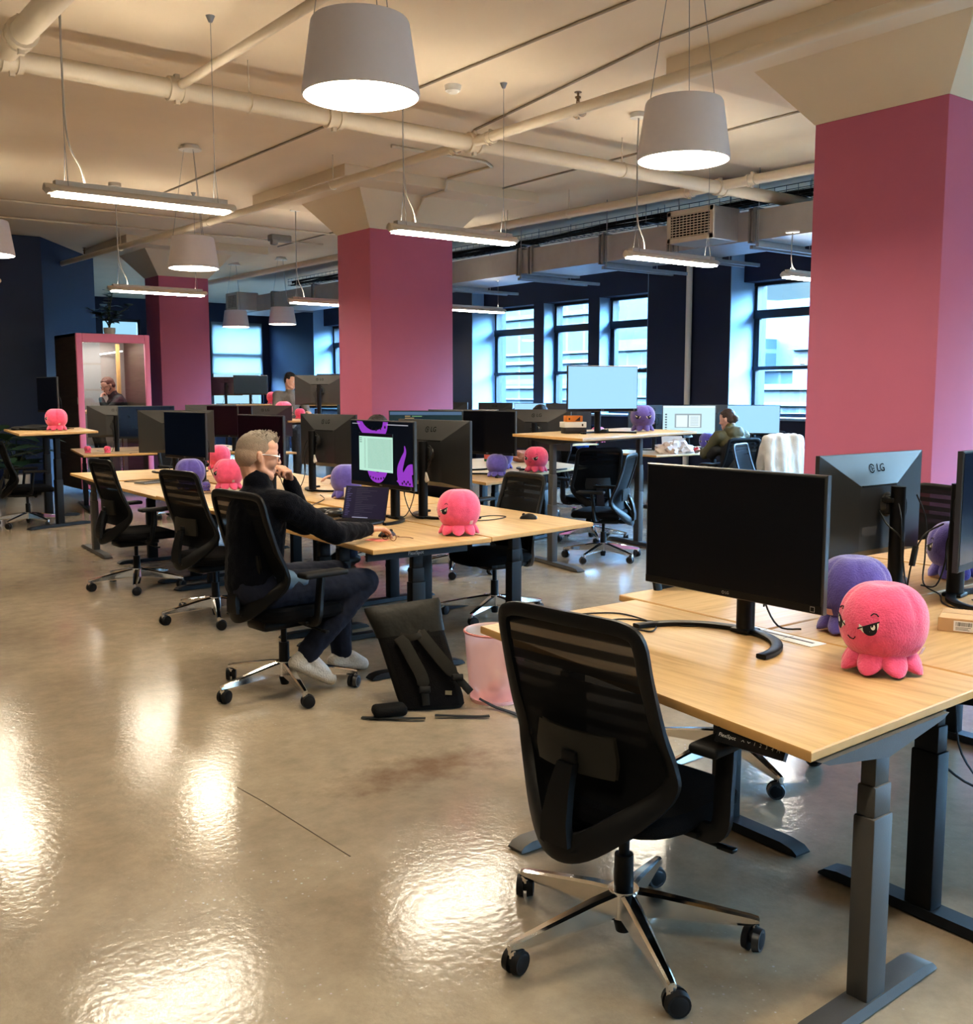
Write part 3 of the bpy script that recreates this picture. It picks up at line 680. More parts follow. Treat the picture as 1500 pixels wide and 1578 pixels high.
# ------------------------------------------------------------------ office chair
def chair_proto():
    t = thing('office_chair', 'x', 'office chair')
    # five-star base
    bm = bm_new(); cyl(bm, (0, 0, .080), (0, 0, .153), .048, .042, 24); base = finish('base_hub', bm, CHROME, t)
    for k in range(5):
        a = k * 2 * math.pi / 5 + R(6); ca, sa = math.cos(a), math.sin(a)
        bm = bm_new(); rings = []
        for d, w, zt, zb in ((.025, .050, .152, .080), (.10, .047, .142, .077), (.23, .037, .117, .071), (.345, .027, .094, .066), (.365, .023, .088, .067)):
            rings.append([V((d * ca - s * w / 2 * sa, d * sa + s * w / 2 * ca, z)) for s, z in ((-.75, zb), (-1, zb + .008), (-.9, zt - .006), (-.5, zt), (.5, zt), (.9, zt - .006), (1, zb + .008), (.75, zb))])
        loft(bm, rings); cyl(bm, (.355 * ca, .355 * sa, .05), (.355 * ca, .355 * sa, .084), .012, seg=12)
        leg = finish('base_arm', bm, CHROME, t, smooth=24)
        sw = a + (1.1, -.7, 2.2, .4, -1.6)[k]; dx, dy = math.cos(sw), math.sin(sw)
        cx, cy = .355 * ca - dx * .014, .355 * sa - dy * .014
        bm = bm_new()
        for s in (-1, 1):
            ox, oy = -dy * s * .014, dx * s * .014
            cyl(bm, (cx + ox * .45, cy + oy * .45, .034), (cx + ox * 1.75, cy + oy * 1.75, .034), .034, .030, 20)
            cyl(bm, (cx + ox * 1.75, cy + oy * 1.75, .034), (cx + ox * 1.85, cy + oy * 1.85, .034), .024, .020, 16, mi=1)
        sphere(bm, (cx + dx * .004, cy + dy * .004, .040), (.024, .024, .020), u=12, v=8)
        finish('caster', bm, [RUBBER, mat('caster cap', (.045, .045, .047), .35)], leg)
    bm = bm_new(); cyl(bm, (0, 0, .06), (0, 0, .25), .028, .026, 20); cyl(bm, (0, 0, .25), (0, 0, .40), .015, seg=16); cyl(bm, (0, 0, .03), (0, 0, .06), .020, .027, 16)
    finish('gas_column', bm, BLACK, t)
    bm = bm_new(); box(bm, (0, -.03, .400), (.17, .27, .055), bev=.02); box(bm, (0, .10, .41), (.30, .05, .03), bev=.008); cyl(bm, (.06, .04, .395), (.29, .05, .385), .007, seg=8); box(bm, (.29, .05, .385), (.05, .025, .012), bev=.004)
    box(bm, (0, .0, .428), (.5, .06, .018), bev=.005)
    finish('tilt_mechanism', bm, BLACK, t)
    # seat cushion
    bm = bm_new(); n = 28; rings = []
    def se(a, w, d, p=3.2):
        c, s = math.cos(a), math.sin(a); return (w * abs(c) ** (2 / p) * (1 if c > 0 else -1), d * abs(s) ** (2 / p) * (1 if s > 0 else -1))
    for w, d, z in ((.20, .19, .428), (.235, .228, .436), (.25, .243, .455), (.25, .243, .476), (.238, .23, .492), (.20, .19, .499), (.10, .10, .495)):
        ring = []
        for k in range(n):
            x, y = se(2 * math.pi * k / n, w, d); zz = z - (.02 * max(0, (y - .1) / .14) ** 2)
            ring.append(V((x, y + .035, zz)))
        rings.append(ring)
    loft(bm, rings); finish('seat', bm, FABRIC, t)
    # back frame: top bar, flared sides, V sweep down to the mechanism
    side = [(.0, -.252, .985), (.10, -.252, .986), (.185, -.250, .982), (.222, -.244, .955), (.228, -.220, .86), (.236, -.178, .73), (.245, -.138, .64), (.243, -.128, .585), (.212, -.146, .535), (.14, -.20, .468), (.065, -.248, .412), (.0, -.262, .395)]
    full = [V(p) for p in side] + [V((-x, y, z)) for x, y, z in reversed(side[1:-1])]
    pts = catmull(full, 4, closed=True); m = len(pts); rings = []
    for i, p in enumerate(pts):
        tg = (pts[(i + 1) % m] - pts[i - 1]).normalized()
        outw = V((p.x * .9, 0, p.z - .72)); outw = (outw - tg * outw.dot(tg)).normalized(); dep = tg.cross(outw).normalized()
        if dep.y > 0: dep = -dep
        low = max(0, min(1, (.62 - p.z) / .16)); w = .036 + .036 * low; d = .022 + .014 * low
        rings.append([p + outw * (a * w / 2) + dep * (b * d / 2) for a, b in ((-1, -.6), (-.6, -1), (.6, -1), (1, -.6), (1, .6), (.6, 1), (-.6, 1), (-1, .6))])
    bm = bm_new(); loft(bm, rings, loop=True)
    tube(bm, [(0, -.27, .412), (0, -.20, .392), (0, -.09, .392)], .02, rect=(.12, .035))
    finish('back_frame', bm, BLACK, t)
    # woven back
    def prof(z):
        P = [(.405, -.250, .05), (.463, -.205, .13), (.52, -.155, .19), (.575, -.132, .225), (.63, -.140, .232), (.73, -.178, .224), (.86, -.220, .216), (.955, -.244, .212), (.983, -.250, .20)]
        for (z0, y0, w0), (z1, y1, w1) in zip(P, P[1:]):
            if z <= z1: 
                k = (z - z0) / (z1 - z0); return y0 + (y1 - y0) * k, w0 + (w1 - w0) * k
        return P[-1][1:]
    def f(u, v):
        z = .50 + .483 * v; y, w = prof(z); x = (2 * u - 1) * w
        return (x, y + .028 * (1 - (2 * u - 1) ** 2) * math.sin(math.pi * min(1, v * 1.1)) * -.6, z)
    bm = bm_new(); grid(bm, 10, 22, f); finish('back_mesh', bm, MESHB, t)
    bm = bm_new(); grid(bm, 8, 6, lambda u, v: ((2 * u - 1) * (.135 - .02 * abs(v - .4)), -.205 - .022 * (1 - (2 * u - 1) ** 2) + .03 * v * -.2, .585 + .11 * v))
    grid(bm, 8, 6, lambda u, v: ((2 * u - 1) * (.135 - .02 * abs(v - .4)), -.193 - .022 * (1 - (2 * u - 1) ** 2) + .03 * v * -.2, .585 + .11 * v))
    finish('lumbar_pad', bm, mat('lumbar plastic', (.018, .017, .014), .5, spec=.3), t)
    bm = bm_new(); loft(bm, [[V((sx * w, y + sy * .012, z)) for sx, sy in ((-1, -1), (1, -1), (1, 1), (-1, 1))] for w, y, z in ((.046, -.278, .41), (.042, -.280, .47), (.034, -.262, .55), (.026, -.238, .612))]); box(bm, (0, -.232, .625), (.05, .02, .035), bev=.008)
    finish('back_spine', bm, BLACK, t)
    for s in (-1, 1):
        bm = bm_new(); tube(bm, catmull([(s * .16, .0, .418), (s * .265, .0, .414), (s * .300, .005, .44), (s * .300, .015, .52), (s * .296, .03, .635)], 4), .02, rect=(.05, .024), up=(0, 1, 0))
        ar = finish('armrest', bm, BLACK, t)
        bm = bm_new(); box(bm, (s * .292, .045, .650), (.085, .25, .028), bev=.012, seg=3); finish('arm_pad', bm, mat('arm pad', (.010, .010, .011), .6, spec=.3), ar)
    for c in t.children:
        k = c.name.split('.')[0]
        if k not in ('base_hub', 'base_arm', 'gas_column'): c.location.z = -.02 if k == 'armrest' else -.042
    return t
ch0 = chair_proto()
def yaw(d): return R(-d)
CH = [  # x, y, facing (deg clockwise from +Y), label
 ((1.945, 1.925), 83, 'black mesh office chair in the foreground, nearest the camera at the front desk'),
 ((2.31, 4.71), 84, 'black mesh office chair the man in the dark sweater sits on'),
 ((2.70, 6.50), 81, 'empty black mesh office chair directly behind the seated man'),
 ((2.67, 7.95), 87, 'empty black mesh office chair second behind the seated man, its base in the open'),
 ((2.98, 12.47), 95, 'black office chair at the raised desk by the left photo edge'),
 ((4.22, 5.43), -86, 'black office chair facing left at the right half of the man\'s table'),
 ((3.24, 2.62), 182, 'black office chair pushed under the desk behind the front monitor, only its base showing'),
 ((6.50, 6.76), -32, 'black office chair showing its back, in front of the raised desk with the violet plush'),
 ((7.25, 7.72), 25, 'black office chair partly hidden behind the raised desk leg'),
 ((5.60, 3.25), -75, 'black mesh office chair between the right monitors and the nearest pink pillar'),
 ((5.00, 7.02), 75, 'black office chair at the left end of the table with the green bottle'),
 ((10.1, 8.27), 14, 'black office chair the person in the olive jacket sits on'),
 ((9.72, 7.42), 15, 'black office chair with a pale coat thrown over its back'),
 ((11.9, 13.0), 240, 'black office chair with a bright blue jacket over its back by the left window'),
 ((12.1, 9.15), 215, 'black office chair under the sill of the right window'),
 ((4.7, 12.1), 170, 'black office chair seen over the far desk with two tiny pink plushes'),
 ((4.86, 7.78), -82, 'black office chair of the dark haired person hidden behind the purple wallpaper monitor'),
 ((8.40, 9.75), -70, 'black office chair of the dark haired person behind the orange box desk'),
 ((9.0, 6.95), 160, 'black office chair with its base showing left of the front monitor'),
]
for i, ((x, y), d, lb) in enumerate(CH):
    o = ch0 if i == 0 else dup(ch0)
    o.location = (x, y, 0); o.rotation_euler = (0, 0, yaw(d)); o['label'] = lb; o['group'] = 'black mesh office chairs'
    be = {0: 33, 1: 49, 2: 37, 3: 41}.get(i, (i * 23) % 72)
    up = {1: .070, 2: .045, 3: .045}.get(i, 0)
    for c in o.children:
        k = c.name.split('.')[0]
        if k in ('base_hub', 'base_arm'): c.rotation_euler = (0, 0, R(be))
        elif k in ('back_frame', 'back_mesh', 'lumbar_pad', 'back_spine'): c.location.z += up

# ------------------------------------------------------------------ sit-stand desks
def desk(label, q, z, along, legm=BLACKM, legs=(.14, .86), keypad=None, ks=(.1, .9), logo=False):
    """q: near-left, near-right, far-right, far-left corners of the top; along: the long direction"""
    q = [V((a, b, 0)) for a, b in q]; c = sum(q, V()) / 4
    t = thing('standing_desk', label, 'desk', (c.x, c.y, 0))
    P = lambda u, v: (q[0] * (1 - u) + q[1] * u) * (1 - v) + (q[3] * (1 - u) + q[2] * u) * v - c
    th = .025
    bm = bm_new(); e = .0035
    top = [P(0, 0), P(1, 0), P(1, 1), P(0, 1)]
    def ring(ins, zz):
        cen = V(); return [p + (cen - p).normalized() * ins + V((0, 0, zz)) for p in top]
    loft(bm, [ring(e, z - th), ring(0, z - th + e), ring(0, z - e), ring(e, z)])
    for f in bm.faces: f.material_index = 0 if abs(f.normal.z) > .9 else 1
    bmesh.ops.recalc_face_normals(bm, faces=bm.faces); bm.normal_update()
    for f in bm.faces: f.material_index = 0 if f.normal.z > .9 else 1
    finish('tabletop', bm, [WOODY if along == 'Y' else WOODX, WOODEDGE], t, smooth=30)
    ax = (lambda l, k: P(k, l)) if along == 'Y' else (lambda l, k: P(l, k))
    bm = bm_new()
    for k in (.36, .64):
        a, b = ax(legs[0], k), ax(legs[1], k); tube(bm, [a + V((0, 0, z - .048)), b + V((0, 0, z - .048))], .02, rect=(.04, .04))
    finish('crossbeam', bm, legm, t)
    for l in legs:
        a, b, m = ax(l, ks[0]), ax(l, ks[1]), ax(l, (ks[0] + ks[1]) / 2)
        dirv = (b - a).normalized()
        bm = bm_new(); L = (b - a).length
        w = [(0, .0), (.05, -.012), (.5, -.052), (.95, -.012), (1, 0)]
        n2 = V((-dirv.y, dirv.x, 0)) * .035
        lo = [a.lerp(b, s) + V((0, 0, z - th - .001 + dz)) for s, dz in w]; 
        loft(bm, [[p + n2 * sx if k2 == 0 else V((p.x, p.y, z - th - .001)) + n2 * sx for k2, sx in ((0, -1), (0, 1), (1, 1), (1, -1))] for p in lo], cap=True)
        finish('side_bracket', bm, legm, t)
        ro = Matrix.Rotation(math.atan2(dirv.y, dirv.x), 3, 'Z'); bm = bm_new()
        z1 = .03; H = z - th - .05
        s1 = z1 + min(.50, H * .72); s2 = s1 + (H - s1) * .5
        box(bm, (m.x, m.y, (z1 + s1) / 2), (.085, .058, s1 - z1), ro, bev=.006); box(bm, (m.x, m.y, (s1 + s2) / 2), (.074, .049, s2 - s1 + .002), ro, bev=.005); box(bm, (m.x, m.y, (s2 + H) / 2 + .01), (.063, .040, H - s2 + .02), ro, bev=.004)
        finish('leg', bm, legm, t)
        bm = bm_new(); hw = .038; n3 = V((-dirv.y, dirv.x, 0)) * hw
        fl = [a.lerp(b, s) + V((0, 0, zz)) for s, zz in ((0, .012), (.03, .026), (.10, .034), (.90, .034), (.97, .026), (1, .012))]
        loft(bm, [[p - n3 * .9, p - n3 * .9 * .98, p + n3 * .98, p + n3] if False else [V((p.x, p.y, .006)) - n3, p - n3 * .88, p + n3 * .88, V((p.x, p.y, .006)) + n3] for p in fl])
        for s in (.05, .95):
            pp = a.lerp(b, s); cyl(bm, (pp.x, pp.y, 0), (pp.x, pp.y, .01), .018, seg=10)
        finish('foot', bm, legm, t)
    if keypad:
        l, k, dx, dy = keypad
        p = ax(l, k); rz = math.atan2(dy, dx); M = Matrix.Translation(p + V((0, 0, z - th - .014))) @ Matrix.Rotation(rz, 4, 'Z') @ Matrix.Rotation(R(62), 4, 'X')
        bm = bm_new(); n0 = len(bm.faces)
        Mb = Matrix.Translation(p + V((0, 0, z - th - .016))) @ Matrix.Rotation(rz, 4, 'Z')
        for f_ in (0,): 
            Mm = M @ Matrix.Translation((0, 0, -.008)) @ Matrix.Diagonal((.19, .036, .014, 1)); bmesh.ops.create_cube(bm, size=1, matrix=Mm)
        M2 = M
        text_bm(bm, 'FlexiSpot', .013, M2 @ Matrix.Translation((-.062, 0, 0)), 1)
        for i, s in enumerate(('∧', '∨', '1', '2', '3', '4', 'M')):
            if i < 2:
                sg = -1 if i == 0 else 1
                for q_ in (-1, 1):
                    A = M2 @ Matrix.Translation((-.018 + i * .016 + q_ * .0018, 0, .0004)) @ Matrix.Rotation(-q_ * sg * R(50), 4, 'Z') @ Matrix.Diagonal((.0012, .006, .0003, 1)); n1 = len(bm.faces); bmesh.ops.create_cube(bm, size=1, matrix=A); _paint(bm, n1, 1)
            else: text_bm(bm, s, .012, M2 @ Matrix.Translation((-.018 + i * .016, 0, 0)), 1)
        finish('control_panel', bm, [mat('keypad black', (.006, .006, .007), .3), mat('keypad print', (.7, .7, .68), .5)], t, smooth=0)
    if logo:
        p = P(.42, .06); bm = bm_new(); box(bm, (p.x, p.y, z - th - .022), (.62, .02, .04), Euler((0, 0, math.atan2(*(P(1, 0) - P(0, 0)).yx))))
        M = Matrix.Translation((p.x - .02, p.y - .0105, z - th - .022)) @ Matrix.Rotation(math.atan2(*(P(1, 0) - P(0, 0)).yx), 4, 'Z') @ Matrix.Rotation(R(90), 4, 'X')
        text_bm(bm, 'FlexiSpot', .026, M, 1); finish('end_rail', bm, [BLACKM, MATS.get('keypad print') or mat('keypad print', (.7, .7, .68), .5)], t, smooth=0)
    return t
desk('front wooden standing desk with grey legs, nearest the camera', [(1.895, 1.31), (2.765, 1.345), (2.80, 2.735), (2.065, 2.735)], .72, 'Y', GREYM, legs=(.015, .86), ks=(.02, .68), keypad=(.135, .012, .08, -1))
desk('wooden desk under the cardboard box and the right edge monitor', [(2.772, 1.12), (4.41, 1.12), (4.42, 2.11), (2.797, 2.11)], .72, 'X', BLACKM, legs=(-.028, .92), ks=(.05, .72))
desk('wooden desk under the monitor turned to show its dark back', [(2.80, 2.125), (4.42, 2.125), (4.43, 2.86), (2.82, 2.84)], .72, 'X', BLACKM, legs=(-.01, .92), ks=(-.26, .66))
desk('wooden desk at the right edge, in front of the nearest pink pillar', [(4.435, 1.40), (5.25, 1.40), (5.30, 2.95), (4.45, 2.95)], .72, 'Y', BLACKM)
desk('wooden desk the man in the dark sweater works at', [(2.657, 4.405), (3.397, 4.40), (3.445, 5.57), (2.697, 5.58)], .72, 'Y', BLACKM, legs=(.16, .88), logo=True)
desk('wooden desk just beyond the man\'s desk, behind him', [(2.698, 5.59), (3.446, 5.58), (3.49, 6.67), (2.736, 6.68)], .715, 'Y', BLACKM, legs=(.1, .88))
desk('wooden desk with the violet and pink plushes, third along the left row', [(2.737, 6.69), (3.491, 6.68), (3.53, 7.76), (2.775, 7.77)], .72, 'Y', BLACKM, keypad=(.5, .02, 0, -1))
desk('wooden desk with the grey keyboard, fourth along the left row', [(2.777, 7.785), (3.532, 7.775), (3.60, 9.33), (2.832, 9.34)], .712, 'Y', BLACKM)
desk('wooden end desk of the left row with grey legs, turned across the row', [(2.835, 9.36), (4.55, 9.38), (4.6, 10.5), (2.91, 10.5)], .72, 'X', GREYM, legs=(.05, .9))
desk('wooden desk with the computer mouse, right of the man\'s desk', [(3.42, 4.42), (4.30, 4.56), (4.37, 6.05), (3.47, 6.0)], .72, 'Y', BLACKM, legs=(.2, .86))
desk('wooden desk behind the mouse desk, under the angled back-facing monitor', [(3.50, 6.02), (4.375, 6.07), (4.52, 7.76), (3.55, 7.76)], .72, 'Y', BLACKM)
desk('wooden desk farther along the right side of the long row', [(3.555, 7.775), (4.525, 7.775), (4.66, 9.33), (3.62, 9.33)], .72, 'Y', BLACKM)
desk('raised standing desk with the orange box and violet plush', [(5.72, 6.20), (7.72, 6.75), (7.9, 7.9), (5.90, 7.33)], 1.13, 'X', GREYM, legs=(.055, .80), keypad=(.93, .03, 1, .27))
desk('wooden table with the green bottle, left half', [(5.47, 7.16), (6.27, 7.40), (6.72, 9.9), (6.0, 9.75)], .72, 'Y', BLACKM)
desk('wooden table with the cropped pink plush, right half', [(6.30, 7.64), (7.60, 8.15), (8.0, 9.9), (6.735, 9.9)], .72, 'Y', BLACKM)
desk('raised wooden desk by the left photo edge with a pink plush', [(2.72, 11.60), (3.66, 12.02), (3.86, 13.40), (2.95, 13.30)], 1.07, 'Y', BLACKM, legs=(.22, .85))
desk('far wooden desk with two tiny pink plushes', [(3.80, 13.10), (5.50, 13.15), (5.55, 14.75), (4.12, 14.80)], .735, 'X', BLACKM, legs=(.06, .92))
desk('far wooden desk strewn with papers behind the seated man\'s head', [(5.56, 12.20), (6.25, 12.25), (6.3, 14.75), (5.60, 14.75)], .73, 'Y', BLACKM)
desk('far raised desk with a pink plush left of the centre pillar', [(6.30, 12.55), (7.6, 12.55), (7.65, 13.6), (6.35, 13.6)], 1.13, 'X', BLACKM, legs=(.1, .9))
desk('distant raised desk in front of the shaded back window', [(7.2, 17.40), (10.1, 16.25), (10.4, 17.05), (7.5, 18.2)], 1.29, 'X', BLACKM, legs=(.1, .9))
desk('wooden desk of the person in the olive jacket by the window', [(9.55, 9.0), (11.6, 9.05), (11.7, 10.2), (9.65, 10.2)], .72, 'X', BLACKM)
desk('wooden desk at the left foot of the window wall', [(10.3, 11.7), (11.1, 11.7), (11.5, 15.6), (10.7, 15.6)], .72, 'Y', BLACKM)
desk('desk beside the nearest pink pillar\'s left edge, only its end showing', [(10.9, 7.05), (12.3, 7.05), (12.3, 7.9), (10.9, 7.9)], .72, 'X', BLACKM)

# ------------------------------------------------------------------ monitors
def emis_tex(name, fn):
    if name in MATS: return MATS[name]
    m = mat(name, (.01, .01, .012), .25); nt, N, L = nodes(m); fn(nt, N, L, N['Principled BSDF']); return m
W_, H_ = .715, .412
def emat(name, c, s): return mat(name, (.01, .01, .01), .3, emit=c, estr=s, spec=.2)
def monitor_proto(hc, style='arc'):
    t = thing('monitor', 'x', 'monitor')
    bm = bm_new(); w, h = W_ / 2, H_ / 2
    yf = -.10
    # thin slab then a pyramidal back with a flat plate
    def rr(w, h, zc, y): return [V((-w, y, zc - h)), V((w, y, zc - h)), V((w, y, zc + h)), V((-w, y, zc + h))]
    loft(bm, [rr(w - .003, h - .003, hc, yf), rr(w, h, hc, yf + .003), rr(w, h, hc, yf + .020), [V((-w + .23, yf + .052, hc - h + .03)), V((w - .23, yf + .052, hc - h + .03)), V((w - .23, yf + .052, hc + h - .125)), V((-w + .23, yf + .052, hc + h - .125))]])
    box(bm, (0, yf + .0525, hc + h - .127), (2 * w - .48, .006, .006), mi=1)
    M = Matrix.Translation((0, yf + .034, hc + h - .06)) @ Matrix.Rotation(R(180), 4, 'Z') @ Matrix.Rotation(R(90), 4, 'X')
    sl = math.atan2(.032, .125); M = M @ Matrix.Rotation(-sl, 4, 'X') @ Matrix.Translation((0, 0, .0027))
    ring2d(bm, (-.034, 0), .0148, .0185, M, 2, a0=R(20), a1=R(340)); disc2d(bm, (-.040, .007), .0026, M, 2, 10); rect2d(bm, -.0355, -.008, -.0325, .009, M, 2); rect2d(bm, -.0355, -.008, -.027, -.005, M, 2); rect2d(bm, -.034, -.0015, -.0155, .0015, M, 2)
    text_bm(bm, 'LG', .046, M @ Matrix.Translation((.028, 0, 0)), 2)
    box(bm, (.06, yf + .0525, hc - .10), (.10, .001, .035), mi=3)
    finish('housing', bm, [MBACK, mat('vent slot', (.003, .003, .003), .8), LOGO, mat('rating label', (.06, .06, .065), .5)], t, smooth=0)
    bm = bm_new()
    M = Matrix.Translation((0, yf - .0005, hc)) @ Matrix.Rotation(R(90), 4, 'X')
    rect2d(bm, -w + .004, -h + .003, w - .004, -h + .026, M, 0, z=.0012); 
    text_bm(bm, 'LG', .013, M @ Matrix.Translation((.004, -h + .0145, .0016)), 1); ring2d(bm, (-.012, -h + .0145), .0035, .005, M, 1, z=.002, seg=14)
    rect2d(bm, w - .042, -h + .006, w - .026, -h + .022, M, 1, z=.0014); rect2d(bm, w - .0405, -h + .0075, w - .0275, -h + .0205, M, 0, z=.0018)
    finish('chin_bezel', bm, [BEZEL, LOGOL], t, smooth=0)
    bm = bm_new(); rect2d(bm, -w + .008, -h + .026, w - .008, h - .008, M, 0, z=.001); finish('screen', bm, SCREEN, t, smooth=0)
    # column, hub and arm
    bm = bm_new(); cyl(bm, (0, 0, .0), (0, 0, hc + .075), .030, .029, 24); 
    finish('post', bm, BLACK, t)
    bm = bm_new(); cyl(bm, (-.0, yf + .05, hc), (0, yf + .068, hc), .052, .036, 24); cyl(bm, (0, yf + .066, hc), (0, -.02, hc), .018, seg=14); box(bm, (0, -.036, hc), (.065, .03, .075), bev=.01); box(bm, (.03, -.025, hc + .02), (.03, .05, .02), bev=.005)
    finish('tilt_hub', bm, mat('hub plastic', (.02, .02, .02), .3), t)
    bm = bm_new(); pts = []
    for k in range(21):
        a = R(-88 + 176 * k / 20); pts.append((.255 * math.sin(a), -.245 + .255 * math.cos(a) - .01, .0085))
    tube(bm, pts, .01, rect=(.034, .015)); box(bm, (0, 0, .008), (.075, .07, .015), bev=.006); finish('arc_foot', bm, BLACK, t)
    bm = bm_new(); tube(bm, catmull([(.06, yf + .055, hc - .02), (.075, .0, hc - .07), (.035, .045, hc - .13), (.03, .05, hc * .35), (.06, .09, .02), (.10, .16, .006)], 5), .0032, seg=6)
    tube(bm, catmull([(-.03, yf + .055, hc - .03), (-.06, -.01, hc - .06), (-.07, -.01, hc + .02), (-.01, -.02, hc + .055), (.04, .04, hc - .05), (.036, .046, hc - .25)], 5), .0032, seg=6)
    finish('cable', bm, CABLE, t)
    return t
mlow = monitor_proto(.335); mstd = monitor_proto(.405)
def screen_swap(o, m, extra=None):
    s = [c for c in o.children if c.name.split('.')[0] == 'screen'][0]
    s.data = s.data.copy(); s.data.materials[0] = m
    if extra: extra(s)
_used = set()
def monitor(label, proto, x, y, face, z=.72, sc=1.0, dx=0.0, scr=None, skip=()):
    """face: compass direction the screen looks, degrees clockwise from +Y; dx slides the panel along its own width"""
    if proto not in _used and not skip: o = proto; _used.add(proto)
    else: o = dup(proto, skip=skip)
    o['label'] = label; o['group'] = 'desk monitors'; o.location = (x, y, z); o.rotation_euler = (0, 0, R(180 - face)); o.scale = (sc,) * 3
    if dx:
        for c in o.children:
            if c.name.split('.')[0] in ('housing', 'chin_bezel', 'screen'): c.location.x += dx
    if scr: screen_swap(o, *scr) if isinstance(scr, tuple) else screen_swap(o, scr)
    return o
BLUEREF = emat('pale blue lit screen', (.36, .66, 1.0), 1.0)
NAVYSCR = mat('navy tinted screen', (.004, .008, .022), .2, spec=.4)
MAROON = mat('maroon reflecting screen', (.012, .003, .007), .22, spec=.3)
SLATE = mat('slate reflecting screen', (.02, .05, .075), .25, spec=.4)
monitor('large black monitor with a blank screen on the front desk', mlow, 2.70, 2.135, 270)
monitor('monitor showing its dark pyramid back with a logo, right of the front monitor', mlow, 3.80, 2.27, 0, dx=.06)
monitor('monitor cut off by the right photo edge, its screen facing the camera', mlow, 3.83, 2.035, 171.3, sc=1.06, dx=.09, scr=NAVYSCR)
# more monitors --------------------------------------------------------------
def wallpaper(s):
    """tentacle wallpaper with a browser window, laid on the screen as thin coloured films"""
    bm = bm_new(); hc = .405; M = Matrix.Translation((0, -.1005, hc)) @ Matrix.Rotation(R(90), 4, 'X')
    w, h = W_ / 2, H_ / 2
    def band(pts, wid, mi, z):
        P = catmull([(x, y, 0) for x, y in pts], 8); n = len(P); prev = None
        for i, p in enumerate(P):
            d = (P[min(i + 1, n - 1)] - P[max(i - 1, 0)]); d.normalize(); nrm = V((-d.y, d.x, 0)); t = i / (n - 1)
            ww = wid[0] * (1 - t) + wid[1] * t
            a, b = [max(-w + .009, min(w - .009, q.x)) for q in (p + nrm * ww, p - nrm * ww)], None
            A = p + nrm * ww; B = p - nrm * ww
            A.x = max(-w + .009, min(w - .009, A.x)); B.x = max(-w + .009, min(w - .009, B.x)); A.y = max(-h + .027, min(h - .009, A.y)); B.y = max(-h + .027, min(h - .009, B.y))
            a, b = bm.verts.new(M @ V((A.x, A.y, z))), bm.verts.new(M @ V((B.x, B.y, z)))
            if prev:
                try: f = bm.faces.new((prev[0], prev[1], b, a)); f.material_index = mi
                except ValueError: pass
            prev = (a, b)
    band([(-.26, .22), (-.20, .15), (-.09, .115), (.03, .14), (.06, .22)], (.028, .028), 0, .0016)
    for k in range(5): disc2d(bm, (-.15 + .05 * k, .165 - .018 * (1 - abs(k - 2) / 2)), .009, M, 1, 10, z=.002)
    band([(.34, -.15), (.24, -.16), (.21, -.09), (.235, -.03), (.265, .02), (.26, .06)], (.05, .004), 0, .0016)
    band([(.20, -.19), (.27, -.13), (.31, -.085), (.35, -.075)], (.045, .03), 0, .0017)
    for k in range(5): disc2d(bm, (.235 + .02 * k, -.165 + .012 * (k % 2)), .008, M, 1, 10, z=.0022)
    band([(-.14, -.06), (-.10, -.13), (-.02, -.145), (.04, -.10), (.05, -.05)], (.035, .03), 0, .0016)
    for k in range(6): disc2d(bm, (-.12 + .03 * k, -.145 - .012 * (1 - abs(k - 2.5) / 2.5)), .007, M, 1, 10, z=.002)
    rect2d(bm, -.25, -.11, .135, .125, M, 2, z=.0026); rect2d(bm, -.25, .105, .135, .125, M, 1, z=.0030)
    for k in range(24):
        y = .088 - k * .0078; rect2d(bm, -.15, y, .125, y + .0018, M, 3, z=.0031); rect2d(bm, -.19, y, -.172, y + .0018, M, 3, z=.0031)
    for k in range(3): rect2d(bm, -.243, .09 - .012 * k, -.215, .094 - .012 * k, M, 3, z=.0031)
    rect2d(bm, .07, .178, .30, .184, M, 4, z=.002); rect2d(bm, -.33, .180, -.24, .185, M, 4, z=.002)
    finish('wallpaper', bm, [emat('violet tentacle print', (.36, .06, .62), .75), mat('dark wallpaper', (.008, .004, .02), .3), emat('mint web page', (.46, .72, .60), .95), emat('page text rows', (.22, .36, .32), .5), emat('menu text', (.5, .5, .55), .7)], s, smooth=0)
def code(s):
    bm = bm_new(); M = Matrix.Translation((0, -.1005, .405)) @ Matrix.Rotation(R(90), 4, 'X'); rnd = random.Random(4)
    rect2d(bm, -.345, .165, .345, .195, M, 1, z=.0014)
    for k in range(18):
        y = .15 - .018 * k; x = -.2 + .05 * rnd.choice((0, 1, 2)); 
        for q in range(rnd.choice((1, 2, 3))):
            L = rnd.uniform(.04, .16); rect2d(bm, x, y, min(.33, x + L), y + .006, M, rnd.choice((2, 3, 4)), z=.0015); x += L + .015
            if x > .3: break
    finish('code_lines', bm, [SCREEN, emat('editor tab strip', (.10, .18, .30), .8), emat('code green', (.25, .5, .25), .8), emat('code amber', (.6, .42, .2), .8), emat('code white', (.6, .65, .7), .8)], s, smooth=0)
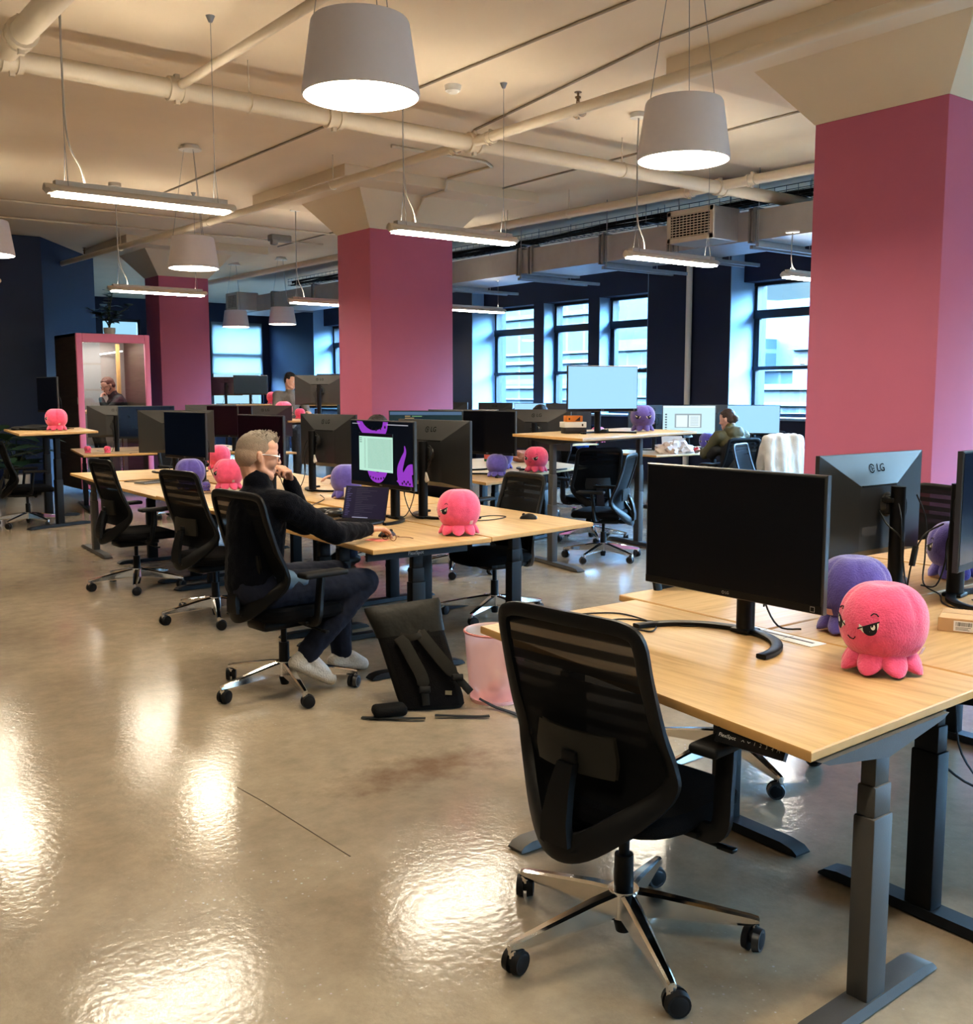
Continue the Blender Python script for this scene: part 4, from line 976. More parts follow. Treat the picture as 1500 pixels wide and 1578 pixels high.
def doc(s):
    bm = bm_new(); M = Matrix.Translation((0, -.1005, .405)) @ Matrix.Rotation(R(90), 4, 'X')
    rect2d(bm, -.19, -.10, .17, .09, M, 0, z=.0014); rect2d(bm, -.17, -.09, -.02, .07, M, 1, z=.002); rect2d(bm, .0, -.09, .15, .07, M, 1, z=.002)
    for k in range(9): rect2d(bm, .02, .05 - .015 * k, .13, .053 - .015 * k, M, 2, z=.0025)
    for k in range(7): rect2d(bm, -.32, .07 - .035 * k, -.295, .09 - .035 * k, M, 2, z=.0015)
    rect2d(bm, -.35, .17, .35, .195, M, 1, z=.0014)
    finish('open_document', bm, [emat('document grey', (.38, .46, .50), .8), emat('document page', (.72, .86, .92), 1.0), emat('document ink', (.16, .22, .26), .6)], s, smooth=0)
monitor('monitor showing its logo back, immediately right of the wallpaper monitor', mstd, 3.60, 5.36, 86)
monitor('monitor showing its dark back with loose cables, right of the seated man\'s face', mstd, 3.90, 7.38, 82, dx=-.10)
monitor('monitor on the man\'s desk showing a violet tentacle wallpaper and a pale web page', mstd, 3.455, 5.455, 269, scr=(NAVYSCR, wallpaper))
monitor('maroon tinted dark monitor directly behind the seated man\'s head', mstd, 3.53, 7.33, 267, scr=MAROON)
monitor('monitor with a navy tinted blank screen above the violet plush left of the man', mstd, 3.57, 8.80, 262, dx=-.12, scr=NAVYSCR)
monitor('grey backed monitor seen from behind, left end of the long row', mstd, 3.70, 9.78, 30)
monitor('dark monitor with its back to the camera, left one of the pair by the booth', mstd, 4.42, 13.75, 20)
monitor('dark monitor facing the camera, right one of the pair by the booth', mstd, 4.66, 13.35, 185, scr=NAVYSCR)
monitor('wide dark monitor back behind the row, under the far pink pillar', mstd, 5.85, 14.0, 10)
monitor('dark screen monitor left of the grey back above the seated man', mstd, 5.70, 12.95, 240, scr=MAROON)
monitor('grey topped monitor back just above the seated man\'s head', mstd, 6.0, 12.6, 15)
monitor('monitor seen from behind on the raised far desk, with a logo back', mstd, 6.97, 12.95, 40, z=1.13)
monitor('distant dark monitor back in front of the roller shade', mstd, 7.70, 17.80, 35, z=1.29, sc=.8)
monitor('distant monitor with a slate blank screen in front of the roller shade', mstd, 8.12, 17.68, 200, z=1.29, sc=.85, scr=SLATE)
monitor('distant slate monitor against the bright reveal by the standing man', mstd, 9.45, 16.95, 210, z=1.29, sc=.9, scr=SLATE)
monitor('square looking black monitor over the table with the green bottle', mstd, 6.05, 7.78, 262)
monitor('dark plain monitor back behind the orange box', mstd, 6.72, 8.0, 60)
monitor('maroon tinted monitor back left of the square black monitor', mstd, 6.15, 8.45, 45)
monitor('monitor with lines of code peeking over the logo back', mstd, 5.60, 8.25, 225, scr=(SLATE, code))
monitor('bright pale blue monitor on the raised desk with the orange box', mstd, 6.62, 6.98, 196, z=1.13, scr=BLUEREF)
monitor('blue lit logo back at the left foot of the left window', mstd, 10.75, 15.2, 65)
monitor('blue lit logo back below the left window, right of the first', mstd, 10.75, 13.9, 75)
monitor('pale blank monitor under the left window next to the blue jacket', mstd, 11.05, 13.1, 225, scr=BLUEREF)
monitor('blue lit logo back behind the bright monitor on the raised desk', mstd, 10.95, 12.2, 40)
monitor('blue lit monitor back between the violet plush and the document screen', mstd, 10.4, 9.85, 15)
monitor('monitor with a white document open, in front of the person in the olive jacket', mstd, 10.85, 9.65, 222, scr=(emat('white lit screen', (.55, .78, .86), 1.0), doc))
monitor('blue lit logo back directly behind the head of the person in the olive jacket', mstd, 11.35, 9.7, 35)
monitor('pale blue blank monitor at the left foot of the right window', mstd, 11.75, 9.25, 236, scr=BLUEREF)
monitor('thin dark monitor seen nearly edge on at the raised desk on the left', mstd, 3.44, 12.85, 267, z=1.07)

# ------------------------------------------------------------------ plush octopuses
WHT = mat('embroidered white', (.85, .82, .76), .8); INK = mat('embroidered black', (.006, .006, .012), .7); NVT = mat('navy lining', (.06, .06, .14), .9)
def plush_proto(m, lining, grumpy=True):
    t = thing('octopus_plush', 'x', 'plush toy')
    ZB, RB = .143, .120
    def surf(th, ph, off=0.0):
        """th azimuth (0 = front, -Y), ph elevation -90..90"""
        c, s = math.cos(ph), math.sin(ph)
        seam = abs((((th / (2 * math.pi) + 1 / 12) * 6) % 1) - .5) * 2
        r = 1 - .075 * (1 - min(1, (1 - seam) * 2.6)) ** 2 * max(0, min(1, s * 1.2 + .35))
        cc = abs(c) ** .82; ss = (abs(s) ** .9) * (1 if s > 0 else -1)
        zz = .112 * ss; dip = .012 * math.exp(-((c / .22) ** 2)) if s > 0 else 0
        x = math.sin(th) * cc * (RB + off) * r; y = -math.cos(th) * cc * (RB + off) * r
        return V((x, y, ZB + zz * (1 + off / .11) - dip))
    bm = bm_new(); nu, nv = 72, 30
    vs = [[bm.verts.new(surf(2 * math.pi * i / nu, R(-88 + 176 * j / nv))) for j in range(nv + 1)] for i in range(nu)]
    for i in range(nu):
        for j in range(nv): bm.faces.new((vs[i][j], vs[(i + 1) % nu][j], vs[(i + 1) % nu][j + 1], vs[i][j + 1]))
    bm.faces.new([vs[i][0] for i in range(nu - 1, -1, -1)]); bm.faces.new([vs[i][nv] for i in range(nu)])
    finish('body', bm, m, t, smooth=80)
    for k in range(8):
        a = R(22.5 + 45 * k); ca, sa = math.sin(a), -math.cos(a); bm = bm_new(); rings = []
        for s, w, h, zc in ((.050, .034, .040, .062), (.068, .038, .040, .050), (.083, .037, .035, .037), (.097, .031, .026, .0265), (.108, .021, .016, .0175), (.114, .006, .006, .011)):
            ring = []
            for q in range(14):
                b = 2 * math.pi * q / 14; u = math.cos(b) * w; vv = zc + math.sin(b) * h * (1 if math.sin(b) > 0 else .75)
                ring.append(V((ca * s - sa * u, sa * s + ca * u, max(.0012, vv))))
            rings.append(ring)
        loft(bm, rings); bm.normal_update()
        for f in bm.faces:
            if f.normal.z < -.8 or f.calc_center_median().z < .008: f.material_index = 1
        finish('tentacle', bm, [m, lining], t, smooth=70)
    # face
    def patch(bm, pts, off, mi=0):
        c = V((sum(p[0] for p in pts) / len(pts), sum(p[1] for p in pts) / len(pts), 0))
        def at(x, y): return surf(x / .118, math.asin(max(-.99, min(.99, y / .118))), off)
        n = len(pts); rings = []
        for s in (0.02, .35, .7, 1): rings.append([at(c.x + (p[0] - c.x) * s, c.y + (p[1] - c.y) * s) for p in pts])
        n0 = len(bm.faces); loft(bm, rings, cap=False); _paint(bm, n0, mi)
    for s in (-1, 1):
        bm = bm_new()
        al = [(s * (.052 + .026 * math.cos(R(a))), -.006 + .024 * math.sin(R(a))) for a in range(180, 361, 15)]
        eye = [(s * .026, -.006), (s * .078, .014)] + [(s * (.052 + .027 * math.cos(R(a))), -.002 + .026 * math.sin(R(a)) + (.012 if a < 20 else 0)) for a in range(-10, -171, -16)]
        patch(bm, eye, .0012); finish('eye', bm, WHT, t, smooth=60)
        bm = bm_new(); pu = [(s * .037, .001), (s * .074, .0135)] + [(s * (.056 + .019 * math.cos(R(a))), -.002 + .017 * math.sin(R(a))) for a in range(0, -181, -20)]
        patch(bm, pu, .0018); lid = [(s * .022, -.007), (s * .080, .014), (s * .080, .018), (s * .022, -.003)]; patch(bm, lid, .0020); finish('pupil', bm, INK, t, smooth=60)
        bm = bm_new(); patch(bm, [(s * .064 + .006 * math.cos(R(a)), .002 + .006 * math.sin(R(a))) for a in range(0, 360, 30)], .0026); finish('eye_glint', bm, WHT, t, smooth=60)
        bm = bm_new(); tube(bm, [surf((s * x) / .118, math.asin(y / .118), .001) for x, y in ((.055, .030), (.062, .036), (.070, .036), (.077, .030))], .0017, seg=6); finish('brow', bm, INK, t)
    bm = bm_new(); tube(bm, [surf(x / .118, math.asin(y / .118), .0008) for x, y in ((-.014, -.030), (-.006, -.036), (.006, -.037), (.013, -.029))], .0014, seg=6); finish('mouth', bm, INK, t)
    bm = bm_new(); box(bm, (.112, .03, .078), (.002, .022, .022), Euler((0, .4, .35)), bev=.0005); finish('cloth_tag', bm, mat('pink cloth tag', (.8, .5, .5), .8), t)
    return t
pp = plush_proto(PLUSHP, NVT); pv = plush_proto(PLUSHV, mat('red lining', (.5, .03, .06), .9))
_pu = set()
def plush(label, proto, x, y, z, face, sc=1.0):
    skip = ('cloth_tag',) if proto in _pu and sc < 1 else ()
    if proto not in _pu: o = proto; _pu.add(proto)
    else: o = dup(proto, skip=skip)
    o['label'] = label; o['group'] = 'octopus plush toys'; o.location = (x, y, z); o.rotation_euler = (0, 0, R(180 - face)); o.scale = (sc,) * 3
plush('large pink octopus plush with a sly face on the front desk', pp, 2.63, 1.60, .72, 282)
plush('violet octopus plush seen from behind, just behind the large pink plush', pv, 2.99, 1.93, .72, 20)
plush('pink octopus plush at the corner of the man\'s desk', pp, 3.34, 4.62, .72, 285)
plush('pink octopus plush beside the violet one, just left of the seated man', pp, 3.42, 7.9, .72, 290)
plush('pink octopus plush half hidden behind the navy screen monitor', pp, 4.25, 10.05, .72, 60)
plush('violet octopus plush peeking out behind the second chair of the row', pv, 3.22, 8.20, .715, 60)
plush('faint violet octopus plush left of the wallpaper monitor', pv, 3.85, 6.75, .72, 90)
plush('pink octopus plush on the raised desk by the left photo edge', pp, 3.30, 12.35, 1.07, 285)
plush('pink octopus plush partly cut off by the raised desk leg', pp, 6.62, 7.85, .72, 250)
plush('violet octopus plush with red lining on the table with the green bottle', pv, 6.58, 8.35, .72, 70)
plush('violet octopus plush glaring at the camera on the raised desk with the orange box', pv, 7.25, 7.02, 1.13, 222)
plush('pink octopus plush seen from behind on the raised desk left of the centre pillar', pp, 6.50, 13.1, 1.13, 60)
plush('small pink octopus plush lying beside the raised monitor post near the centre pillar', pp, 6.85, 13.3, 1.13, 100, .6)
plush('bright pink octopus plush on the distant raised desk below the roller shade', pp, 8.35, 17.25, 1.29, 150, .9)
plush('tiny navy violet octopus plush beside the black bottle on the distant desk', pv, 8.62, 17.12, 1.29, 90, .8)
plush('violet octopus plush behind the right logo back on the bottle table', pv, 5.95, 7.62, .72, 80, .85)
plush('violet octopus plush on the desk of the person in the olive jacket', pv, 10.75, 9.2, .72, 260)
plush('violet octopus plush half hidden by the right edge monitor', pv, 4.22, 2.25, .72, 330, .95)
plush('tiny pink octopus plush, left one on the far desk', pp, 4.00, 13.6, .735, 190, .36)
plush('tiny pink octopus plush, right one on the far desk', pp, 4.20, 13.45, .735, 170, .36)
plush('tiny violet octopus plush next to the pink plush left of the seated man', pv, 3.26, 7.98, .715, 200, .3)
plush('hot pink octopus plush behind the bright monitor on the raised desk', pp, 11.3, 11.9, .72, 210, 1.0)
# ------------------------------------------------------------------ phone booth
t = thing('phone_booth', 'office phone booth with a pink door frame and walnut side, a man sitting inside', 'phone booth', (4.52, 15.7, 0))
WALN = wood_mat('walnut panel', 'Y', (.05, .032, .02), (.075, .05, .034), (.10, .07, .048), .5)
bm = bm_new(); box(bm, (.02, .56, 1.22), (.04, 1.10, 2.28)); finish('side_panel', bm, WALN, t, smooth=0)
bm = bm_new(); box(bm, (1.05, .56, 1.22), (.04, 1.10, 2.28)); finish('side_panel', bm, WALN, t, smooth=0)
FELT = mat('grey acoustic felt', (.30, .27, .26), .95, var=.12, vscale=40, bump=.15, bscale=200)
bm = bm_new(); box(bm, (.535, 1.07, 1.22), (1.0, .04, 2.24)); box(bm, (.05, .56, 1.22), (.02, .98, 2.2)); finish('felt_lining', bm, FELT, t, smooth=0)
bm = bm_new(); box(bm, (.535, .56, 2.34), (1.07, 1.10, .04)); box(bm, (.535, .56, .10), (1.0, 1.06, .05)); finish('roof_and_base', bm, WALN, t, smooth=0)
bm = bm_new()
for c, s in (((.035, 0, 1.22), (.09, .05, 2.28)), ((1.03, 0, 1.22), (.08, .05, 2.28)), ((.535, 0, 2.295), (.912, .05, .128)), ((.535, 0, .19), (.912, .05, .218))): box(bm, c, s, bev=.012)
fr = finish('door', bm, PINKB, t)
bm = bm_new(); box(bm, (.535, 0, 1.265), (.92, .012, 1.94)); finish('glass_pane', bm, BOOTHGLASS, fr, smooth=0)
bm = bm_new(); box(bm, (-.004, .01, 2.15), (.014, .03, .09), bev=.005); box(bm, (-.004, .01, 1.38), (.02, .04, .10), bev=.005); finish('hinge', bm, FIXT, fr)
bm = bm_new(); box(bm, (.20, .72, 1.20), (.30, .6, .035), bev=.006); finish('ledge', bm, WOODY, t)
bm = bm_new(); pl = [(.12, 1.24), (.12, 1.98), (.19, 1.95), (.25, 1.86), (.28, 1.74), (.285, 1.24)]
prism(bm, pl, -.012, .012, Matrix.Translation((0, 1.03, 0)) @ Matrix.Rotation(R(90), 4, 'X')); finish('arched_panel', bm, mat('cream panel', (.78, .74, .66), .7), t, smooth=0)
bm = bm_new(); box(bm, (.80, .95, 2.12), (.34, .02, .02), Euler((0, R(-9), R(-20)))); finish('light_strip', bm, emat('booth light strip', (1, .95, .85), 6.0), t, smooth=0)
bm = bm_new(); box(bm, (.5, .5, 2.312), (.6, .5, .012)); finish('added_booth_glow', bm, emat('added booth glow panel', (1, .93, .82), 22.0), t, smooth=0)  # unseen glowing panel added to brighten the booth interior
bm = bm_new(); box(bm, (.85, .80, 1.3), (.05, .05, 1.9)); finish('timber_post', bm, WOODEDGE, t, smooth=0)
for x in (.06, 1.0):
    bm = bm_new(); cyl(bm, (x, .04, 0), (x, .04, .08), .02); finish('levelling_foot', bm, BLACK, t)

# ------------------------------------------------------------------ plants
LEAF = mat('dark green leaf', (.012, .035, .012), .4, var=.4, vscale=12)
LEAFB = mat('broad green leaf', (.03, .075, .04), .4, var=.4, vscale=8)
def plant(label, x, y, z, pot_r, pot_h, stems, leaf, lm, seed, potm=WHITEP, lw=.36):
    rnd = random.Random(seed); t = thing('potted_plant', label, 'plant', (x, y, z))
    bm = bm_new(); lathe(bm, [(pot_r * .7, 0), (pot_r * .95, pot_h * .5), (pot_r, pot_h), (pot_r * .92, pot_h), (pot_r * .86, pot_h * .9), (.001, pot_h * .88)], 24); finish('pot', bm, potm, t)
    bs, bl = bm_new(), bm_new()
    for (a, lean, h, nl) in stems:
        P = [V((lean * s * s * math.cos(a), lean * s * s * math.sin(a), pot_h * .85 + h * s)) for s in [k / 6 for k in range(7)]]
        tube(bs, P, [.012 * (1 - .6 * k / 6) for k in range(7)], seg=6)
        for k in range(nl):
            s = .25 + .75 * k / max(1, nl - 1); p = P[0].lerp(P[-1], s); i = min(5, int(s * 6)); p = P[i].lerp(P[i + 1], s * 6 - i)
            b = rnd.uniform(0, 6.28); d = V((math.cos(b), math.sin(b), rnd.uniform(-.1, .6))).normalized(); L = leaf * rnd.uniform(.7, 1.2); sd = d.cross(V((0, 0, 1))).normalized(); upv = sd.cross(d)
            q = p + d * L * .25
            tube(bs, [p, q], .004, seg=4)
            prof = [(0, .02), (.15, .55), (.4, 1), (.7, .75), (.9, .3), (1, .02)]
            va = []
            for u, w in prof:
                c = q + d * L * u + upv * (-.18 * L * u * u); va.append((bl.verts.new(c + sd * w * L * lw + upv * .05 * L * w), bl.verts.new(c), bl.verts.new(c - sd * w * L * lw + upv * .05 * L * w)))
            for m1, m2 in zip(va, va[1:]):
                bl.faces.new((m1[0], m1[1], m2[1], m2[0])); bl.faces.new((m1[1], m1[2], m2[2], m2[1]))
    finish('stem', bs, mat('plant stem', (.06, .08, .03), .6), t); finish('foliage', bl, lm, t, recalc=False); return t
plant('leafy potted plant standing on top of the phone booth', 5.18, 16.25, 2.36, .09, .12, [(0, .30, .34, 11), (3.1, .30, .30, 11), (4.3, .20, .28, 9), (5.3, .08, .55, 11), (1.2, .10, .50, 10)], .13, LEAF, 3, lw=.62)
plant('big leaved plant in a white floor pot at the left photo edge', 3.10, 15.2, 0, .19, .30, [(k * 1.05, .35 + .08 * (k % 3), .55 + .1 * (k % 2), 4) for k in range(6)], .50, LEAFB, 5)
plant('second big leaved floor plant by the phone booth side', 3.78, 16.35, 0, .18, .30, [(k * 1.3, .30, .50 + .12 * (k % 2), 4) for k in range(5)], .42, LEAFB, 8)

# ------------------------------------------------------------------ things on the floor
def backpack():
    t = thing('backpack', 'black roll-top backpack leaning on the man\'s desk leg, straps to the camera', 'backpack', (2.71, 3.95, 0))
    ex = V((.89, -.46, 0)); ey = V((.46, .89, 0))            # width, away from the camera
    top = V((-.13, 0, 0)); 
    def P(u, v, w):   # u across -1..1, v up 0..1, w depth 0..1 away
        half = .158 + .004 * v + .012 * max(0, (v - .75) / .25)
        dep = .13 * (1 - .45 * max(0, (v - .72) / .28)) * (1 - .12 * (abs(u) ** 4))
        base = ex * (u * half - .13 * v) + ey * (.20 * v) + V((0, 0, .49 * v + .02 * u * v))
        nrm = (ey * .93 + V((0, 0, -.36)))
        return base + nrm * (dep * (w - 0.0)) + V((0, 0, .052 * (1 - v) * 1.0 * max(0, w)))
    bm = bm_new(); rings = []
    sec = []
    for k in range(28):
        a = 2 * math.pi * k / 28; c, s = math.cos(a), math.sin(a)
        sec.append((abs(c) ** .45 * (1 if c > 0 else -1), .5 + .5 * abs(s) ** .45 * (1 if s > 0 else -1)))
    for v, sc in ((.0, .86), (.03, .97), (.1, 1), (.3, 1), (.55, 1), (.70, 1.0), (.74, 1.0)):
        rings.append([P(u * sc, v, .5 + (w - .5) * sc) + V((0, 0, .004)) for u, w in sec])
    for r_ in rings:
        for p in r_: p.z = max(p.z, .003)
    loft(bm, rings); finish('pack_body', bm, mat('black pack canvas', (.006, .0055, .0055), .8, var=.3, spec=.2, bump=.2, bscale=120), t)
    bm = bm_new(); rings = []
    for v, sc in ((.70, 1.03), (.80, 1.04), (.90, 1.06), (.97, 1.07), (1.0, 1.05)):
        rings.append([P(u * sc, v, .5 + (w - .5) * (1.04 if v < .9 else 1.04 - 7 * (v - .9)) + .02 * math.sin(u * 5 + v * 9)) for u, w in sec])
    loft(bm, rings); finish('roll_top', bm, mat('waxed black canvas', (.007, .0065, .005), .5, var=.4, spec=.3, vscale=9, bump=.5, bscale=18), t)
    bm = bm_new(); grid(bm, 10, 12, lambda u, v: P((2 * u - 1) * .80, .04 + .62 * v, 0) - (ey * .93 + V((0, 0, -.36))) * (.012 * (1 - (2 * u - 1) ** 4) * (1 - (2 * v - 1) ** 6) + .001)); finish('back_pad', bm, mat('ribbed back pad', (.007, .0065, .0075), .95, var=.3, spec=.15, bump=.4, bscale=160), t)
    fw = -(ey * .93 + V((0, 0, -.36)))
    STR = mat('strap webbing', (.016, .0145, .012), .7, var=.25, spec=.25)
    for pts in ([(-.40, .68, .02), (-.33, .60, .045), (-.22, .45, .05), (-.12, .30, .05), (-.16, .16, .04), (-.22, .05, .03)], [(.22, .70, .02), (.34, .60, .045), (.62, .42, .055), (.92, .27, .05), (1.2, .14, .035)]):
        pp_ = catmull([P(u, v, 0) + fw * d for u, v, d in pts], 5); bm = bm_new(); tube(bm, pp_, .02, rect=lambda s: (.058 if s < .7 else .035, .014), up=fw); st = finish('shoulder_strap', bm, STR, t)
        q = pp_[int(len(pp_) * .74)]; bm = bm_new(); box(bm, q + fw * .012, (.052, .02, .03), Euler((R(-20), 0, math.atan2(ex.y, ex.x))), bev=.004); finish('buckle', bm, BLACK, st)
    bm = bm_new(); tube(bm, catmull([P(-.36, .70, 0) + fw * .01, P(-.15, .66, 0) + fw * .04, P(.15, .67, 0) + fw * .04, P(.30, .71, 0) + fw * .01], 5), .01, rect=(.03, .01), up=fw); finish('grab_handle', bm, STR, t)
    for pts in ([(-.12, -.10, .014), (-.22, -.02, .012), (-.34, .10, .010)], [(-.06, -.09, .014), (.03, -.16, .010), (.10, -.22, .010), (.14, -.245, .012)], [(.19, -.10, .05), (.24, -.16, .014), (.26, -.25, .008), (.255, -.345, .010)]):
        bm = bm_new(); tube(bm, catmull([V(p) for p in pts], 6), .01, rect=(.026, .004)); finish('webbing_tail', bm, mat('black webbing', (.012, .012, .012), .8), t)
    bm = bm_new(); box(bm, (-.22, .05, .035), (.16, .10, .05), Euler((0, 0, R(-20))), bev=.022, seg=3); finish('hip_pad', bm, MATS['black pack canvas'], t)
    bm = bm_new(); box(bm, P(.56, .15, 0) + fw * .016, (.032, .004, .02), Euler((R(-20), 0, math.atan2(ex.y, ex.x) - .3))); finish('cloth_label', bm, mat('khaki label', (.2, .17, .11), .8), t)
backpack()

def waste_bin():
    t = thing('waste_bin', 'translucent pink plastic waste bin behind the front chair', 'waste bin', (3.06, 3.93, 0))
    m = bpy.data.materials.new('pink translucent plastic'); m.use_nodes = True; nt, N, L = nodes(m); b = N['Principled BSDF']
    b.inputs['Base Color'].default_value = (.86, .52, .50, 1); b.inputs['Roughness'].default_value = .25
    tp = N.new('ShaderNodeBsdfTransparent'); tp.inputs[0].default_value = (.97, .84, .83, 1); tl = N.new('ShaderNodeBsdfTranslucent'); tl.inputs[0].default_value = (.95, .66, .64, 1)
    a = N.new('ShaderNodeMixShader'); a.inputs[0].default_value = .5; L.new(b.outputs[0], a.inputs[1]); L.new(tl.outputs[0], a.inputs[2])
    c = N.new('ShaderNodeMixShader'); c.inputs[0].default_value = .58; L.new(a.outputs[0], c.inputs[1]); L.new(tp.outputs[0], c.inputs[2]); L.new(c.outputs[0], N['Material Output'].inputs[0])
    bm = bm_new(); lathe(bm, [(.001, .006), (.118, .006), (.124, .012), (.140, .18), (.152, .345)], 40); finish('bucket', bm, m, t, recalc=False)
    bm = bm_new(); tube(bm, [V((.153 * math.cos(a_), .153 * math.sin(a_), .345)) for a_ in [2 * math.pi * k / 40 for k in range(40)]], .0055, seg=8, closed=True); finish('rim', bm, mat('dusty pink rim', (.62, .25, .24), .4), t)
    bm = bm_new(); cyl(bm, (0, 0, 0), (0, 0, .018), .123, .126, 40); finish('base', bm, mat('dusty pink base', (.72, .40, .38), .4), t)
    return t
waste_bin()
bagm = bpy.data.materials.new('clear bin liner'); bagm.use_nodes = True
_nt, _N, _L = nodes(bagm); _b = _N['Principled BSDF']; _b.inputs['Base Color'].default_value = (.9, .84, .8, 1); _b.inputs['Roughness'].default_value = .2; _b.inputs['Alpha'].default_value = .35
_nz = _N.new('ShaderNodeTexNoise'); _nz.inputs['Scale'].default_value = 30; _bp = _N.new('ShaderNodeBump'); _bp.inputs['Strength'].default_value = .6; _L.new(_nz.outputs[0], _bp.inputs['Height']); _L.new(_bp.outputs[0], _b.inputs['Normal'])
bm = bm_new(); lathe(bm, [(.08, .03), (.112, .06), (.128, .2), (.142, .335), (.150, .352)], 36)
for v in bm.verts: v.co += V((noise.noise(v.co * 22) * .007, noise.noise(v.co * 22 + V((9, 0, 0))) * .007, 0)) * (1 if v.co.z < .33 else 0)
tag(finish('bin_liner', bm, bagm, loc=(3.06, 3.93, 0)), 'clear crumpled plastic liner inside the pink bin', 'bin liner')
for i, (p, s, c, lb) in enumerate((((.03, -.02, .11), (.05, .045, .04), (.75, .68, .6), 'crumpled white tissue at the bottom of the pink bin'), ((-.04, -.045, .08), (.035, .03, .028), (.6, .3, .25), 'crumpled pink wrapper in the pink bin'), ((.055, -.04, .17), (.05, .02, .05), (.35, .27, .24), 'brown food wrapper standing in the pink bin'))):
    bm = bm_new(); bmesh.ops.create_icosphere(bm, subdivisions=3, radius=1)
    for v in bm.verts: v.co = V((v.co.x * s[0], v.co.y * s[1], v.co.z * s[2])) * (1 + .35 * noise.noise(v.co * 2.2 + V((i * 5, 0, 0))))
    tag(finish('crumpled_wrapper', bm, mat('litter %s' % 'abc'[i], c, .7), loc=(3.06 + p[0], 3.93 + p[1], p[2]), smooth=20), lb, 'litter', 'litter in the pink bin')

# ------------------------------------------------------------------ small things on the desks
def cable(label, pts, r=.003, n=6, m=CABLE):
    o = V(pts[0]); bm = bm_new(); tube(bm, [p - o for p in catmull(pts, n)], r, seg=6); return tag(finish('cable', bm, m, loc=o), label, 'cable')
cable('black cable looped on the front desk left of the monitor stand', [(x, y, .7235 + .006 * (i == 6)) for i, (x, y) in enumerate(((2.421, 2.613), (2.454, 2.655), (2.567, 2.582), (2.546, 2.402), (2.471, 2.325), (2.44, 2.345), (2.434, 2.488), (2.52, 2.50), (2.575, 2.40), (2.60, 2.31), (2.68, 2.26), (2.74, 2.22)))])
cable('black cable bundle hanging down from the back-turned monitor\'s post', [(3.83, 2.21, 1.10), (3.87, 2.19, 1.0), (3.86, 2.18, .86), (3.84, 2.17, .75), (3.80, 2.08, .7235), (3.66, 1.99, .7235), (3.60, 1.90, .7235), (3.70, 1.86, .7235), (3.80, 1.95, .7235)])
cable('second black cable arching from the right edge monitor to the post', [(3.64, 1.99, 1.02), (3.56, 2.02, .98), (3.56, 2.06, .88), (3.60, 2.10, .76), (3.68, 2.15, .7235), (3.78, 2.20, .7235)])
bm = bm_new(); box(bm, (0, 0, 0), (.028, .016, .075), Euler((.1, .15, .2)), bev=.003); tag(finish('cable_adapter', bm, BLACK, loc=(3.56, 2.055, .9)), 'small black adapter on the cable left of the right edge monitor', 'adapter')
cable('black cable looped on the desk right of the pink plush at the man\'s table', [(3.62, 5.10, .7235), (3.80, 5.02, .7235), (3.95, 5.03, .7235), (4.05, 5.10, .7235), (4.0, 5.19, .7235), (3.85, 5.16, .7235)])
cable('black cable trailing across the desk behind the seated man\'s hand', [(3.79, 7.05, .7235), (3.66, 6.75, .7235), (3.45, 6.50, .7225), (3.30, 6.35, .7185), (3.22, 6.20, .7185)])
cable('black cable looped on the desk in front of the grey keyboard', [(3.45, 9.15, .7155), (3.20, 9.12, .7155), (3.02, 9.22, .7155), (3.12, 9.31, .7155), (3.36, 9.28, .7155)])
cable('thin cable coiled beside the tiny violet plush', [(3.05, 7.70, .7235), (3.25, 7.62, .7235), (3.42, 7.70, .7235), (3.30, 7.745, .7235), (3.08, 7.72, .7235)], .0025)
cable('black cable under the right front desk trailing to the floor', [(3.35, 1.9, .69), (3.40, 1.8, .5), (3.30, 1.7, .30), (3.45, 1.62, .12), (3.7, 1.55, .006), (3.95, 1.5, .006)], .004)
bm = bm_new(); box(bm, (0, 0, .0012), (.075, .345, .0022), bev=.001); box(bm, (.004, .0, .0024), (.012, .30, .0006), mi=1); box(bm, (.004, -.05, .0024), (.05, .002, .0006), mi=1); box(bm, (.004, .06, .0024), (.05, .002, .0006), mi=1)
tag(finish('cable_grommet', bm, [WHITEP, mat('dark slot', (.12, .12, .12), .6)], loc=(2.745, 2.05, .7202), rz=R(-4)), 'white metal cable plate set in the front desk behind the monitor', 'cable plate')
t = thing('cardboard_box', 'flat brown cardboard box with a barcode label at the right edge', 'box', (3.36, 1.66, .72), math.atan2(-.92, .39))
bm = bm_new(); box(bm, (0, 0, .023), (.30, .17, .046), bev=.002); box(bm, (-.0, .0, .0465), (.295, .004, .0006), mi=1); finish('carton', bm, [CARD, mat('packing tape', (.40, .25, .12), .3)], t, smooth=0)
bm = bm_new(); M = Matrix.Translation((-.07, -.0856, .022)) @ Matrix.Rotation(R(90), 4, 'X'); rect2d(bm, -.032, -.017, .032, .017, M, 0, z=.0004); rnd = random.Random(2); x = -.026
while x < .024:
    w_ = rnd.choice((.0008, .0014, .0022)); rect2d(bm, x, 0, x + w_, .013, M, 1, z=.0008); x += w_ + rnd.choice((.0009, .0016))
for k in range(3): rect2d(bm, -.026, -.005 - .004 * k, (.02, .012, .016)[k], -.0035 - .004 * k, M, 1, z=.0008)
finish('barcode_label', bm, [mat('label paper', (.8, .78, .74), .7), mat('label ink', (.03, .03, .03), .7)], t, smooth=0)

